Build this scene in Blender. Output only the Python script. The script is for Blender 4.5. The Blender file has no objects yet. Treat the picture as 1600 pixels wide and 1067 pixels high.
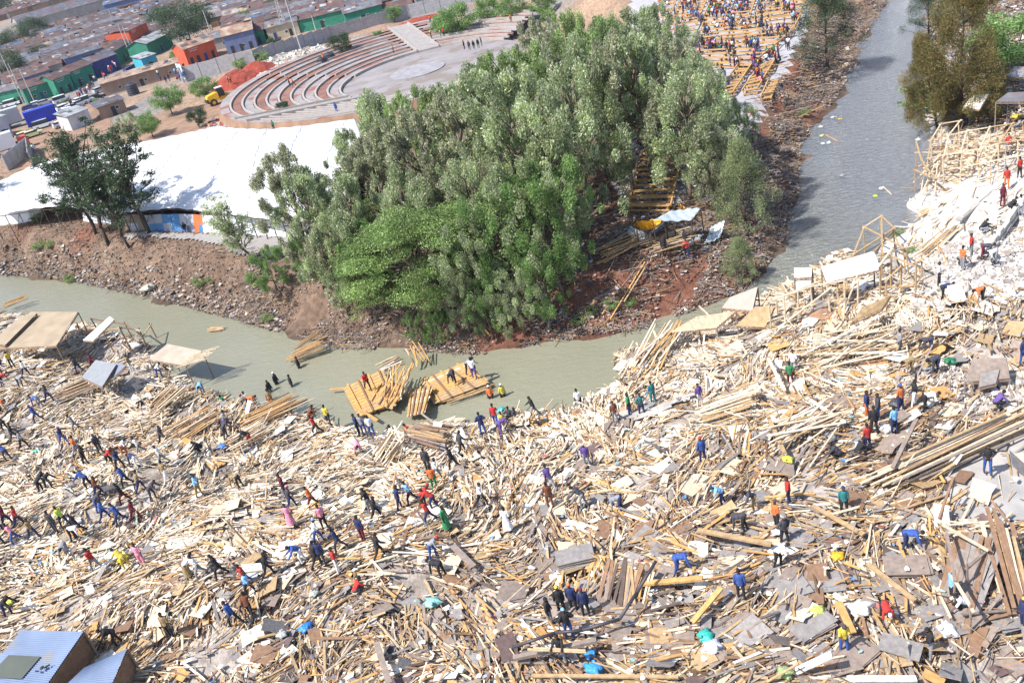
import math, random
import numpy as np
TH=math.radians(28.5);F=1475.;H=32.
c_,s_=math.cos(TH),math.sin(TH)
nx,ny=.2393,.9709
def ray(px,py):
    x,y=px-800,py-533.5
    u=x*ny-y*nx; w=x*nx+y*ny
    return (u, F*c_-w*s_, -F*s_-w*c_)
def pix(X,Y,Z):
    z=Y*c_-(Z-H)*s_
    up=Y*s_+(Z-H)*c_
    u=X/z*F; w=-up/z*F
    return (800+u*ny+w*nx,533.5-u*nx+w*ny)
def sst(a,b,x):
    t=np.clip((x-a)/(b-a),0,1); return t*t*(3-2*t)
FAR=np.array([(-140,185),(-80,131),(-58.8,112.3),(-47.3,103.7),(-35.8,92.8),(-27.5,84.4),(-22.3,79.0),(-14.7,70.7),(-8.1,66.8),(-2.6,63.5),(4.7,62.4),(10.0,61.2),(18.2,63.4),(24.6,70.4),(29.3,80.4),(33.1,89.9),(42.5,102.4),(65.2,139.5),(90,190),(170,340)],float)
NEAR=np.array([(-140,165),(-75,113),(-54.6,98.6),(-41.4,89.4),(-31.7,79.2),(-26.3,69.2),(-20.2,63.6),(-13.4,58.0),(-8.3,55.0),(-3.3,54.2),(3.0,53.0),(8.2,55.8),(15,56.8),(22.6,59.6),(29.2,63.6),(37.6,73.4),(42.,80.3),(46.9,92.2),(70,136.5),(98,190),(185,340)],float)
POLY=np.vstack([FAR,NEAR[::-1]])
def dline(P,X,Y):
    best=np.full(X.shape,1e9)
    for (ax,ay),(bx,by) in zip(P[:-1],P[1:]):
        dx,dy=bx-ax,by-ay
        t=np.clip(((X-ax)*dx+(Y-ay)*dy)/(dx*dx+dy*dy),0,1)
        best=np.minimum(best,(X-ax-t*dx)**2+(Y-ay-t*dy)**2)
    return np.sqrt(best)
def inpoly(P,X,Y):
    ins=np.zeros(X.shape,bool)
    n=len(P)
    for i in range(n):
        x1,y1=P[i];x2,y2=P[(i+1)%n]
        if y1==y2: continue
        cnd=((y1>Y)!=(y2>Y))&(X<(x2-x1)*(Y-y1)/(y2-y1)+x1)
        ins^=cnd
    return ins
def vnoise(X,Y,sc,seed=0):
    x=X/sc;y=Y/sc
    xi=np.floor(x);yi=np.floor(y);fx=x-xi;fy=y-yi
    fx=fx*fx*(3-2*fx);fy=fy*fy*(3-2*fy)
    def hsh(a,b):
        v=np.sin(a*127.1+b*311.7+seed*74.7)*43758.5453
        return v-np.floor(v)
    return (hsh(xi,yi)*(1-fx)+hsh(xi+1,yi)*fx)*(1-fy)+(hsh(xi,yi+1)*(1-fx)+hsh(xi+1,yi+1)*fx)*fy*1.0-.5
def height(X,Y):
    X=np.asarray(X,float);Y=np.asarray(Y,float)
    sh=X.shape; X=X.ravel();Y=Y.ravel()
    wa=1.6+1.6*sst(24,34,X); X1=X+wa*vnoise(X,Y,3.1,5)+.5*vnoise(X,Y,1.1,15);Y1=Y+wa*vnoise(X,Y,3.1,6)+.5*vnoise(X,Y,1.1,16)
    df=dline(FAR,X1,Y1);dn=dline(NEAR,X1,Y1);ins=inpoly(POLY,X1,Y1)
    d=np.minimum(df,dn)
    left=1-sst(-16,-8,X)
    # far bank
    W=5.0*left+6*(1-left); P=1.0*left+.2*(1-left)
    rough=vnoise(X,Y,1.3,1)*.5+vnoise(X,Y,4,2)*.7
    fb=-3+(P+3)*sst(0,1,df/W)+rough*np.clip(df/2,0,1)*np.where(left>.5,np.clip(1.5-df/5.,.05,1),np.clip(1.6-df/14,.08,1))*.9
    fb=fb-(3.4+P)*0
    drop=(1-sst(21,34,X))*(6*sst(122,146,Y)+4*sst(228,262,Y))
    fb=fb-drop
    nb=-3+.6*sst(0,1.4,dn)+2.4*sst(0,1,dn/(21-10*sst(18,30,X)))+(vnoise(X,Y,6,3)*1.0+vnoise(X,Y,2.2,4)*.5)*np.clip(dn/3,0,1)*(1-.75*sst(30,38,X)*sst(55,62,Y))
    out=np.where(df<dn,fb,nb)
    inside=-3.05-np.minimum(d*.5,.9)
    out=np.where(ins,inside,out)
    return out.reshape(sh)
def h1(x,y): return float(height(np.array([x]),np.array([y]))[0])
def plane(px,py,z):
    d=ray(px,py); t=(z-H)/d[2]
    return (d[0]*t,d[1]*t,z)
def gnd(px,py,dz=0.):
    d=ray(px,py); t=(H-6)/-d[2]
    ts=np.linspace(t*.6,t*1.95,420)
    Z=H+d[2]*ts-dz
    X_=d[0]*ts;Y_=d[1]*ts;hh=height(X_,Y_); g=np.where((Y_<122)|(X_>36),np.maximum(hh,-3.),hh)-Z
    m=g>0
    i=int(np.argmax(m)) if m.any() else len(ts)-1
    i=max(i,1)
    k=ts[i-1]+(ts[i]-ts[i-1])*(-g[i-1])/max(g[i]-g[i-1],1e-6)
    return (d[0]*k,d[1]*k,H+d[2]*k)
def tall(p,L):
    """height in metres of something L photo pixels tall standing at p"""
    a=pix(*p); lo,hi=0.,60.
    for _ in range(30):
        m=(lo+hi)/2; b=pix(p[0],p[1],p[2]+m)
        if math.hypot(b[0]-a[0],b[1]-a[1])<L: lo=m
        else: hi=m
    return lo
import bpy,bmesh
from mathutils import Vector,Matrix,Euler
rnd=random.Random(7); rg=np.random.default_rng(11)
SC=bpy.context.scene; COL=SC.collection
R_=math.radians
def tag(o,label=None,cat=None,group=None,kind=None):
    if label: o['label']=label
    if cat: o['category']=cat
    if group: o['group']=group
    if kind: o['kind']=kind
    return o
def link(o,parent=None):
    COL.objects.link(o)
    if parent is not None: o.parent=parent
    return o
def empty(name,loc,rz=0.,ry=0.):
    o=bpy.data.objects.new(name,None); o.empty_display_size=.2
    o.location=loc; o.rotation_euler=(0,ry,rz); COL.objects.link(o); return o
# ---------------------------------------------------------------- materials
MATS={}
def mat(name,col,rough=.8,var=.25,scale=3.,bump=0.,bscale=20.,metal=0.,attr=False,wave=0.,wscale=8.,trans=0.,stain=None,spec=None,wdir='X'):
    if name in MATS: return MATS[name]
    m=bpy.data.materials.new(name); m.use_nodes=True; nt=m.node_tree; N=nt.nodes; K=nt.links
    b=N['Principled BSDF']; b.inputs['Roughness'].default_value=rough; b.inputs['Metallic'].default_value=metal
    if spec is not None: b.inputs['Specular IOR Level'].default_value=spec
    tc=N.new('ShaderNodeTexCoord'); out=tc.outputs['Object']
    nz=N.new('ShaderNodeTexNoise'); nz.inputs['Scale'].default_value=scale; nz.inputs['Detail'].default_value=5; K.new(out,nz.inputs['Vector'])
    mr=N.new('ShaderNodeMapRange'); mr.inputs[1].default_value=.3; mr.inputs[2].default_value=.7
    mr.inputs[3].default_value=1-var; mr.inputs[4].default_value=1+var; K.new(nz.outputs[0],mr.inputs[0])
    mx=N.new('ShaderNodeMix'); mx.data_type='RGBA'; mx.blend_type='MULTIPLY'; mx.inputs[0].default_value=1
    if attr:
        at=N.new('ShaderNodeAttribute'); at.attribute_name='Col'; K.new(at.outputs['Color'],mx.inputs[6])
    else: mx.inputs[6].default_value=(*col,1)
    K.new(mr.outputs[0],mx.inputs[7]); cur=mx.outputs[2]
    if stain:
        n2=N.new('ShaderNodeTexNoise'); n2.inputs['Scale'].default_value=stain[1]; n2.inputs['Detail'].default_value=4; K.new(out,n2.inputs['Vector'])
        r2=N.new('ShaderNodeMapRange'); r2.inputs[1].default_value=stain[2]; r2.inputs[2].default_value=stain[2]+.12; K.new(n2.outputs[0],r2.inputs[0])
        m2=N.new('ShaderNodeMix'); m2.data_type='RGBA'; m2.inputs[7].default_value=(*stain[0],1)
        K.new(r2.outputs[0],m2.inputs[0]); K.new(cur,m2.inputs[6]); cur=m2.outputs[2]
    hsrc=None
    if wave:
        wv=N.new('ShaderNodeTexWave'); wv.bands_direction=wdir; wv.inputs['Scale'].default_value=wscale; K.new(out,wv.inputs['Vector'])
        bp=N.new('ShaderNodeBump'); bp.inputs['Strength'].default_value=wave; bp.inputs['Distance'].default_value=.05
        K.new(wv.outputs['Fac'],bp.inputs['Height']); hsrc=bp
    if bump:
        n3=N.new('ShaderNodeTexNoise'); n3.inputs['Scale'].default_value=bscale; n3.inputs['Detail'].default_value=6; K.new(out,n3.inputs['Vector'])
        b2=N.new('ShaderNodeBump'); b2.inputs['Strength'].default_value=bump; b2.inputs['Distance'].default_value=.1
        K.new(n3.outputs[0],b2.inputs['Height'])
        if hsrc: K.new(hsrc.outputs[0],b2.inputs['Normal'])
        hsrc=b2
    if hsrc: K.new(hsrc.outputs[0],b.inputs['Normal'])
    K.new(cur,b.inputs['Base Color'])
    if trans:
        t=N.new('ShaderNodeBsdfTranslucent'); K.new(cur,t.inputs['Color']); ms=N.new('ShaderNodeMixShader'); ms.inputs[0].default_value=trans
        K.new(b.outputs[0],ms.inputs[1]); K.new(t.outputs[0],ms.inputs[2]); K.new(ms.outputs[0],N['Material Output'].inputs['Surface'])
    MATS[name]=m; return m
# ---------------------------------------------------------------- mesh builder
class MB:
    def __init__(s): s.v=[]; s.f=[]; s.c=[]; s.col=None
    def add(s,vs,fs):
        o=len(s.v); s.v+=[tuple(v) for v in vs]; s.f+=[tuple(i+o for i in f) for f in fs]
        if s.col is not None: s.c+=[s.col]*len(vs)
        return s
    def box(s,c,sz,rz=0.,rx=0.,ry=0.,M=None):
        hx,hy,hz=sz[0]/2,sz[1]/2,sz[2]/2
        if M is None: M=Euler((rx,ry,rz)).to_matrix()
        vs=[M@Vector((x,y,z))+Vector(c) for x in(-hx,hx) for y in(-hy,hy) for z in(-hz,hz)]
        return s.add(vs,[(0,1,3,2),(4,6,7,5),(0,4,5,1),(2,3,7,6),(0,2,6,4),(1,5,7,3)])
    def tube(s,a,b,r0,r1=None,n=7,sx=1.,cap=True):
        r1=r0 if r1 is None else r1
        a=Vector(a);b=Vector(b); d=b-a
        if d.length<1e-6: return s
        d.normalize(); u=d.cross(Vector((0,1,0)) if abs(d.y)<.9 else Vector((1,0,0))).normalized(); w=d.cross(u)
        if sx!=1.:
            u=Vector((1,0,0)); w=d.cross(u).normalized(); u=w.cross(d)
        vs=[]
        for p,r in((a,r0),(b,r1)):
            for i in range(n):
                t=2*math.pi*i/n; vs.append(p+u*math.cos(t)*r*sx+w*math.sin(t)*r)
        fs=[(i,(i+1)%n,n+(i+1)%n,n+i) for i in range(n)]
        if cap: fs+=[tuple(range(n))[::-1],tuple(range(n,2*n))]
        return s.add(vs,fs)
    def path(s,pts,rs,n=6):
        for i in range(len(pts)-1): s.tube(pts[i],pts[i+1],rs[i],rs[i+1],n)
        return s
    def ball(s,c,r,n=8,m=6,sc=(1,1,1)):
        c=Vector(c); vs=[c+Vector((0,0,-r*sc[2]))]
        for j in range(1,m):
            ph=-math.pi/2+math.pi*j/m
            for i in range(n):
                t=2*math.pi*i/n; vs.append(c+Vector((math.cos(ph)*math.cos(t)*r*sc[0],math.cos(ph)*math.sin(t)*r*sc[1],math.sin(ph)*r*sc[2])))
        vs.append(c+Vector((0,0,r*sc[2]))); L=len(vs)-1; fs=[]
        for i in range(n):
            fs.append((0,1+(i+1)%n,1+i)); fs.append((L,L-n+i,L-n+(i+1)%n))
            for j in range(m-2):
                a=1+j*n+i;b=1+j*n+(i+1)%n; fs.append((a,b,b+n,a+n))
        return s.add(vs,fs)
    def build(s,name,m,parent=None,smooth=False):
        me=bpy.data.meshes.new(name); me.from_pydata(s.v,[],s.f)
        if s.c:
            a=me.color_attributes.new('Col','FLOAT_COLOR','POINT'); a.data.foreach_set('color',np.array([(*c,1) for c in s.c],np.float32).ravel())
        if smooth: me.shade_smooth()
        o=bpy.data.objects.new(name,me)
        if m: me.materials.append(m)
        link(o,parent); return o
def npmesh(name,V,Fq,m,parent=None,col=None,smooth=False,nside=4):
    """V (n,3), Fq (k,nside) index arrays, col (n,3) point colours"""
    me=bpy.data.meshes.new(name); V=np.ascontiguousarray(V,np.float32); Fq=np.ascontiguousarray(Fq,np.int32)
    me.vertices.add(len(V)); me.vertices.foreach_set('co',V.ravel())
    me.loops.add(Fq.size); me.loops.foreach_set('vertex_index',Fq.ravel())
    me.polygons.add(len(Fq)); me.polygons.foreach_set('loop_start',np.arange(0,Fq.size,nside,dtype=np.int32))
    if hasattr(me.polygons[0],'loop_total'):
        try: me.polygons.foreach_set('loop_total',np.full(len(Fq),nside,np.int32))
        except Exception: pass
    if col is not None:
        a=me.color_attributes.new('Col','FLOAT_COLOR','POINT')
        a.data.foreach_set('color',np.concatenate([col,np.ones((len(col),1))],1).astype(np.float32).ravel())
    me.update(calc_edges=True); me.validate()
    if smooth: me.shade_smooth()
    else: me.shade_flat()
    if m: me.materials.append(m)
    o=bpy.data.objects.new(name,me); link(o,parent); return o
# ---------------------------------------------------------------- landmarks and labels
LM=[]   # (px,py,phrase)
def near_phrase(px,py,skip=None,lim=400,words=99,vague=False,rank=0):
    c=sorted(((math.hypot(l[0]-px,l[1]-py),i) for i,l in enumerate(LM) if i!=skip and len(l[2].split())<=words))
    if len(c)<=rank: return ''
    d,i=c[rank]; x,y,ph=LM[i]; dx,dy=px-x,py-y
    if abs(dx)>abs(dy)*1.3: rel='right of' if dx>0 else 'left of'
    else: rel='below' if dy>0 else 'above'
    return ('just ' if d<45 else '')+rel+' '+ph
USED={}
def unique(base,px,py,skip=None):
    for k in range(40):
        ph=near_phrase(px,py,skip,words=max(2,14-len(base.split())),rank=k)
        if not ph: break
        l=base+', '+ph
        if len(l.split())<=16 and l not in USED: USED[l]=1; return l
    return base
# ================================================================ GROUND
def lines(a,b,fine,lo,hi,g):
    xs=list(np.arange(a,b,fine)); s=fine
    x=a
    L=[]
    while x>lo: s*=g; x-=s; L.append(x)
    s=fine; x=b; Rr=[]
    while x<hi: Rr.append(x); s*=g; x+=s
    return np.array(L[::-1]+xs+Rr)
gx=lines(-66,72,.62,-2500,2500,1.09); gy=lines(16,145,.62,-60,4500,1.075)
XX,YY=np.meshgrid(gx,gy); HH=height(XX,YY)
def zone_cols(X,Y,Hh):
    X=X.ravel();Y=Y.ravel()
    df=dline(FAR,X,Y);dn=dline(NEAR,X,Y); n=X.size
    n1=vnoise(X,Y,3.,8)+.5;n2=vnoise(X,Y,.9,9)+.5;n3=vnoise(X,Y,9.,10)+.5
    far=df<dn
    C=np.empty((n,3))
    deb=np.array([.2,.165,.14]);deb2=np.array([.42,.37,.33])
    C[:]=deb+(deb2-deb)*n1[:,None]
    bank=np.array([.10,.06,.04]);bank2=np.array([.2,.135,.095]);red=np.array([.17,.055,.03])
    fc=bank+(bank2-bank)*(n1*.6+n2*.4)[:,None]
    k=(sst(.6,.8,n3)*.7)[:,None]; fc=fc*(1-k)+red*k
    dirt=np.array([.27,.18,.12]); grey=np.array([.2,.18,.17])
    k=sst(120,135,Y)[:,None]; fc=fc*(1-k)+(dirt*(.75+.5*n1[:,None]))*k
    k=sst(185,205,Y)*sst(.4,.6,n3); k=k[:,None]; fc=fc*(1-k)+grey*k
    C[far]=fc[far]
    wet=np.minimum(df,dn)<.7; C[wet]*=.55
    # pale lime and cement dust where the block houses stood, upper right
    k=(sst(26,34,X)*sst(47,56,Y)*(1-sst(84,96,Y))*(~far))[:,None]; C=C*(1-k)+np.array([.5,.46,.42])*(.8+.4*n2[:,None])*k
    return np.clip(C,0.02,.9)
nxg,nyg=len(gx),len(gy)
idx=np.arange(nxg*nyg).reshape(nyg,nxg)
Fq=np.stack([idx[:-1,:-1],idx[:-1,1:],idx[1:,1:],idx[1:,:-1]],-1).reshape(-1,4)
mground=mat('earth_ground',(.3,.2,.15),.95,.4,1.7,.9,7.,attr=True)
g=npmesh('ground',np.stack([XX,YY,HH],-1).reshape(-1,3),Fq,mground,col=zone_cols(XX,YY,HH),smooth=True)
tag(g,kind='structure')
# ---- river
wx=np.arange(-140,190,1.1);wy=np.arange(50,340,1.1)
WX,WY=np.meshgrid(wx,wy)
keep=inpoly(POLY,WX,WY)|(np.minimum(dline(FAR,WX.ravel(),WY.ravel()),dline(NEAR,WX.ravel(),WY.ravel())).reshape(WX.shape)<3.2)
kid=np.arange(WX.size).reshape(WX.shape)
q=keep[:-1,:-1]&keep[:-1,1:]&keep[1:,1:]&keep[1:,:-1]
Fw=np.stack([kid[:-1,:-1],kid[:-1,1:],kid[1:,1:],kid[1:,:-1]],-1)[q]
u,inv=np.unique(Fw,return_inverse=True)
V=np.stack([WX.ravel()[u],WY.ravel()[u],np.full(len(u),-3.)],-1)
def water_mat():
    m=bpy.data.materials.new('river_water'); m.use_nodes=True; N=m.node_tree.nodes; K=m.node_tree.links; b=N['Principled BSDF']
    b.inputs['Roughness'].default_value=.07; b.inputs['IOR'].default_value=1.9
    tc=N.new('ShaderNodeTexCoord')
    mp=N.new('ShaderNodeMapping'); mp.inputs['Scale'].default_value=(.5,1.,1); mp.inputs['Rotation'].default_value=(0,0,.5); K.new(tc.outputs['Object'],mp.inputs[0])
    n1=N.new('ShaderNodeTexNoise'); n1.inputs['Scale'].default_value=2.6; n1.inputs['Detail'].default_value=7; n1.inputs['Roughness'].default_value=.62; n1.inputs['Distortion'].default_value=.5; K.new(mp.outputs[0],n1.inputs[0])
    n2=N.new('ShaderNodeTexNoise'); n2.inputs['Scale'].default_value=.12; n2.inputs['Detail'].default_value=3; K.new(tc.outputs['Object'],n2.inputs[0])
    # calm where the river pools behind the wreck, choppy upstream and downstream
    sx=N.new('ShaderNodeSeparateXYZ'); K.new(tc.outputs['Object'],sx.inputs[0])
    r=N.new('ShaderNodeMapRange'); r.inputs[1].default_value=10; r.inputs[2].default_value=28; r.inputs[3].default_value=.2; r.inputs[4].default_value=1.; K.new(sx.outputs[0],r.inputs[0])
    bp=N.new('ShaderNodeBump'); bp.inputs['Distance'].default_value=.8; K.new(r.outputs[0],bp.inputs['Strength']); K.new(n1.outputs[0],bp.inputs['Height']); K.new(bp.outputs[0],b.inputs['Normal'])
    cr=N.new('ShaderNodeMix'); cr.data_type='RGBA'; cr.inputs[6].default_value=(.2,.2,.14,1); cr.inputs[7].default_value=(.27,.265,.2,1); K.new(n2.outputs[0],cr.inputs[0])
    # foam streaks where the water runs over stones
    r2=N.new('ShaderNodeMapRange'); r2.inputs[1].default_value=.66; r2.inputs[2].default_value=.76; K.new(n1.outputs[0],r2.inputs[0])
    ml=N.new('ShaderNodeMath'); ml.operation='MULTIPLY'; K.new(r2.outputs[0],ml.inputs[0]); K.new(r.outputs[0],ml.inputs[1])
    c2=N.new('ShaderNodeMix'); c2.data_type='RGBA'; c2.inputs[7].default_value=(.5,.5,.46,1); K.new(ml.outputs[0],c2.inputs[0]); r3=N.new('ShaderNodeMapRange'); r3.inputs[1].default_value=16; r3.inputs[2].default_value=34; K.new(sx.outputs[0],r3.inputs[0]); c3=N.new('ShaderNodeMix'); c3.data_type='RGBA'; c3.inputs[7].default_value=(.205,.228,.262,1); K.new(r3.outputs[0],c3.inputs[0]); K.new(cr.outputs[2],c3.inputs[6]); K.new(c3.outputs[2],c2.inputs[6]); K.new(c2.outputs[2],b.inputs['Base Color'])  # blue-grey sky reflection of the right arm painted into the base colour
    return m
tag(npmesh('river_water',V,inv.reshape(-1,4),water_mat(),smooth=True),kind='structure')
def sheet(name,pxs,m,dz=.03,sub=2.0,world=None,raise_=0.):
    """a thin sheet draped on the ground inside an outline"""
    P=np.array(world if world else [gnd(*p)[:2] for p in pxs])
    x0,y0=P.min(0);x1,y1=P.max(0); st=max(min((x1-x0),(y1-y0))/40,.35)
    xs=np.arange(x0-st,x1+st,st);ys=np.arange(y0-st,y1+st,st); A,B=np.meshgrid(xs,ys)
    k=inpoly(P,A,B); i=np.arange(A.size).reshape(A.shape)
    q=k[:-1,:-1]&k[:-1,1:]&k[1:,1:]&k[1:,:-1]
    f=np.stack([i[:-1,:-1],i[:-1,1:],i[1:,1:],i[1:,:-1]],-1)[q]
    u,inv=np.unique(f,return_inverse=True); a=A.ravel()[u];b=B.ravel()[u]
    return tag(npmesh(name,np.stack([a,b,height(a,b)+dz+raise_],-1),inv.reshape(-1,4),m,smooth=True),kind='structure')
mgravel=mat('grey_gravel',(.29,.27,.26),.95,.15,6,.5,25)
mconc=mat('pale_concrete',(.38,.36,.34),.9,.14,1.2,.25,18,stain=((.36,.33,.3),.8,.58))
mwhite=mat('limewashed_slab',(.56,.53,.5),.9,.12,1.5,.3,14,stain=((.4,.37,.34),.6,.52))
mdirt=mat('brown_dirt_road',(.24,.15,.10),.95,.25,.5,.5,6)
mred=mat('red_soil',(.2,.045,.03),.95,.35,.6,.9,5)
sheet('gravel_path',[(190,366),(225,362),(400,367),(470,372),(470,400),(400,405),(358,401),(348,387),(275,377),(190,378)],mgravel,.16)
sheet('dirt_road',[(0,232),(40,205),(115,170),(150,152),(190,128),(215,98),(235,88),(215,118),(190,145),(160,165),(185,200),(120,215),(60,260),(0,275)],mdirt,.06)
sheet('dirt_yard',[(165,195),(240,180),(330,160),(400,128),(520,90),(610,58),(700,42),(760,30),(780,34),(640,58),(540,88),(450,125),(400,165),(380,200),(340,203),(215,228),(170,222)],mdirt,.06)
sheet('concrete_slab_floor',[(1432,290),(1500,285),(1570,285),(1568,345),(1550,375),(1480,420),(1420,430),(1370,400),(1395,340)],mwhite,.12)
sheet('lime_dust_ground',[(1500,400),(1600,330),(1640,330),(1640,480),(1500,478),(1440,455)],mwhite,.08)
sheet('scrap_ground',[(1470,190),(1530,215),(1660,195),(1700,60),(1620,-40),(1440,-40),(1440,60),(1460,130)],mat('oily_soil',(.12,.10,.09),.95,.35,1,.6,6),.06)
sheet('concrete_yard',[(1480,690),(1640,650),(1640,815),(1560,825),(1500,815),(1462,770)],mconc,.10)
sheet('concrete_track',[(950,655),(1030,640),(1090,620),(1100,625),(1040,655),(960,668)],mconc,.5)
# ================================================================ PEOPLE
PAL=dict(k=('black',(.018,.018,.022)),n=('navy',(.02,.03,.10)),b=('blue',(.035,.085,.30)),r=('red',(.42,.03,.025)),o=('orange',(.6,.15,.04)),
 w=('white',(.75,.75,.75)),g=('grey',(.24,.25,.28)),G=('green',(.03,.2,.08)),t=('teal',(.02,.16,.17)),y=('yellow',(.6,.47,.06)),
 p=('pink',(.75,.28,.38)),v=('purple',(.12,.07,.26)),B=('brown',(.17,.06,.03)),c=('khaki',(.28,.2,.1)),s=('sky-blue',(.2,.45,.75)),
 d=('charcoal',(.05,.05,.065)),m=('maroon',(.13,.015,.03)),l=('lime-green',(.5,.65,.1)))
def cloth(k): 
    n,c=PAL[k]; return mat('cloth_'+n.replace('-','_'),c,.85,.2,5,.4,9)
mskin=mat('dark_brown_skin',(.09,.045,.028),.55,.1,6); mhair=mat('black_hair',(.012,.01,.01),.9)
mshoe=mat('dark_shoe',(.04,.035,.035),.7)
def pose(p,hp,legL,legR,armL,armR,out=8,headp=None,kc=None):
    """angles in degrees; p torso pitch, leg=(thigh,shin), arm=(upper,fore) measured from straight down, + = forward (-Y)"""
    S=[];r=R_
    def dv(a,x=0): return Vector((x,-math.sin(r(a)),-math.cos(r(a))))
    legs=[]
    for sd,(t,k) in((1,legL),(-1,legR)):
        h=Vector((sd*.095,0,0)); kn=h+dv(t,sd*.05)*.43; an=kn+dv(k,sd*.02)*.42; legs.append((h,kn,an))
    zmin=min(l[2].z for l in legs)-.075
    up=Vector((0,0,-zmin)); 
    if hp is not None: up=Vector((0,0,hp))
    T=Vector((0,-math.sin(r(p)),math.cos(r(p)))); pel=up; chest=pel+T*.42; neck=pel+T*.53
    hp_=headp if headp is not None else p*.75; Hd=Vector((0,-math.sin(r(hp_)),math.cos(r(hp_)))); Fd=Vector((0,-math.cos(r(hp_)),-math.sin(r(hp_))))
    head=neck+Hd*.17+Fd*.02
    m=MB(); S=[]
    def seg(k,a,b,r0,r1,sx=1.,n=9):
        if kc: m.col=kc.get(k,kc['skin'])
        m.tube(a,b,r0,r1,n,sx); m.ball(a,r0*.99,n,6,(sx,1,1)); m.ball(b,r1*.99,n,6,(sx,1,1)); S.append((k,Vector(a),Vector(b),(r0+r1)/2))
    seg('pelvis',pel-T*.02,pel+T*.1,.125,.115,1.32); seg('torso',pel+T*.1,pel+T*.27,.11,.115,1.32); seg('torso',pel+T*.27,chest,.118,.11,1.48)
    seg('torso',chest,neck-T*.03,.095,.055,1.6); seg('neck',neck-T*.05,neck+Hd*.09,.055,.052)
    if kc: m.col=kc['skin']
    m.ball(head,.1,12,9,(.82,.98,1.2)); S.append(('head',head-Hd*.03,head+Hd*.03,.1))
    m.ball(head-Hd*.07+Fd*.035,.055,8,6,(.95,.9,.8))   # jaw
    m.tube(head+Fd*.085+Hd*.015,head+Fd*.118-Hd*.02,.012,.018,6)      # nose
    m.box(head+Fd*.098-Hd*.05,(.045,.02,.016),rx=-r(hp_))            # lips
    for sd in(1,-1):
        m.ball(head+Vector((sd*.084,0,0)),.026,6,5,(.4,.7,1.2)); m.ball(head+Fd*.09+Vector((sd*.032,0,0))+Hd*.025,.014,6,5)
    shw=.168
    for sd,(a,f) in((1,armL),(-1,armR)):
        sh=chest+T*.04+Vector((sd*shw,0,0)); o=math.tan(r(out))*sd
        ud=dv(a,o).normalized(); el=sh+ud*.28; fx=-.9*sd if isinstance(f,complex) else o*.4
        fv=f.imag if isinstance(f,complex) else f
        fd=dv(fv,fx).normalized(); wr=el+fd*.25
        seg('upper_arm',sh,el,.047,.039); seg('fore_arm',el,wr,.04,.027)
        # hand: palm, four unequal bent fingers and a thumb from the side of the palm
        side=fd.cross(Vector((1,0,0))) if abs(fd.x)<.8 else Vector((0,0,1)); wd=side.cross(fd).normalized(); side.normalize()
        if kc: m.col=kc['skin']
        pm=wr+fd*.085; m.tube(wr,pm,.026,.036,8); S.append(('hand',wr+fd*.02,wr+fd*.17,.03))
        for q,L in((-1.5,.062),(-.5,.078),(.5,.082),(1.5,.07)):
            b0=pm+side*0+wd*q*.021; b1=b0+fd*L*.55+wd*q*.003; b2=b1+(fd*.8-side*.55).normalized()*L*.5
            m.tube(b0-fd*.01,b1,.0105,.0095,5); m.tube(b1,b2,.0095,.008,5)
        th=wr+fd*.03+wd*(-sd)*.03; m.tube(th,th+(fd*.7-wd*sd*.8).normalized()*.06,.013,.010,5)
    for h,kn,an in legs:
        h=h+up;kn=kn+up;an=an+up
        seg('thigh',h,kn,.088,.058); seg('calf',kn,an,.056,.038)
        if kc: m.col=kc['shoe']
        m.ball(an+Vector((0,-.04,-.035)),.05,8,5,(.85,1.4,.7)); m.tube(an+Vector((0,.03,-.04)),an+Vector((0,-.15,-.05)),.042,.034,8); S.append(('foot',an+Vector((0,.03,-.055)),an+Vector((0,-.16,-.05)),.03))
    return m,S,dict(head=head,Hd=Hd,Fd=Fd,pel=pel,chest=chest,T=T)
def bulk_people():
    """the smallest figures of the crowd, past the three hundred built one by one"""
    M=MB(); M.col=(0,0,0)
    for po,loc,rz,a,b in BULK:
        top,bot=PAL[a][1],PAL[b][1]; kc=dict(skin=(.09,.045,.028),shoe=(.04,.035,.035),torso=top,upper_arm=top,pelvis=bot,thigh=bot,calf=bot)
        m,S,inf=pose(*POSES[po],kc=kc) if len(POSES[po])==8 else pose(*(list(POSES[po])+[8,None])[:8],kc=kc) if len(POSES[po])==6 else pose(*(list(POSES[po])+[None])[:8],kc=kc)
        ca,sa=math.cos(rz),math.sin(rz); o=len(M.v)
        M.v+=[(v[0]*ca-v[1]*sa+loc[0],v[0]*sa+v[1]*ca+loc[1],v[2]+loc[2]) for v in m.v]; M.f+=[tuple(i+o for i in f) for f in m.f]; M.c+=m.c
    if BULK: tag(M.build('distant_crowd',mat('crowd_clothes',(1,1,1),.85,.1,6,attr=True),smooth=True),'rest of the crowd sitting and standing far back on the terraces',None,None,'stuff')
POSES={
 'S':(0,None,(4,2),(-4,-6),(6,18),(-4,10)),
 'H':(3,None,(8,4),(-8,-8),(-18,55j),(-18,55j),38),
 'W':(10,None,(28,8),(-20,-38),(-25,0),(30,55)),
 'B':(88,None,(12,-8),(-2,-14),(2,6),(14,22),10,70),
 'T':(48,None,(22,-6),(-6,-16),(38,50),(22,60),12,45),
 'C':(38,None,(100,-42),(88,-50),(48,62),(40,58),14,25),
 'K':(8,None,(10,2),(-12,-16),(40,88),(46,92),10),
 'I':(8,.16,(86,18),(80,8),(30,62),(22,70),16,12),
 'U':(2,None,(8,2),(-8,-10),(160,178),(40,80),16),
 'N':(4,None,(5,3),(-4,-6),(22,110),(20,105),8,28),
}
PM={}
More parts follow.
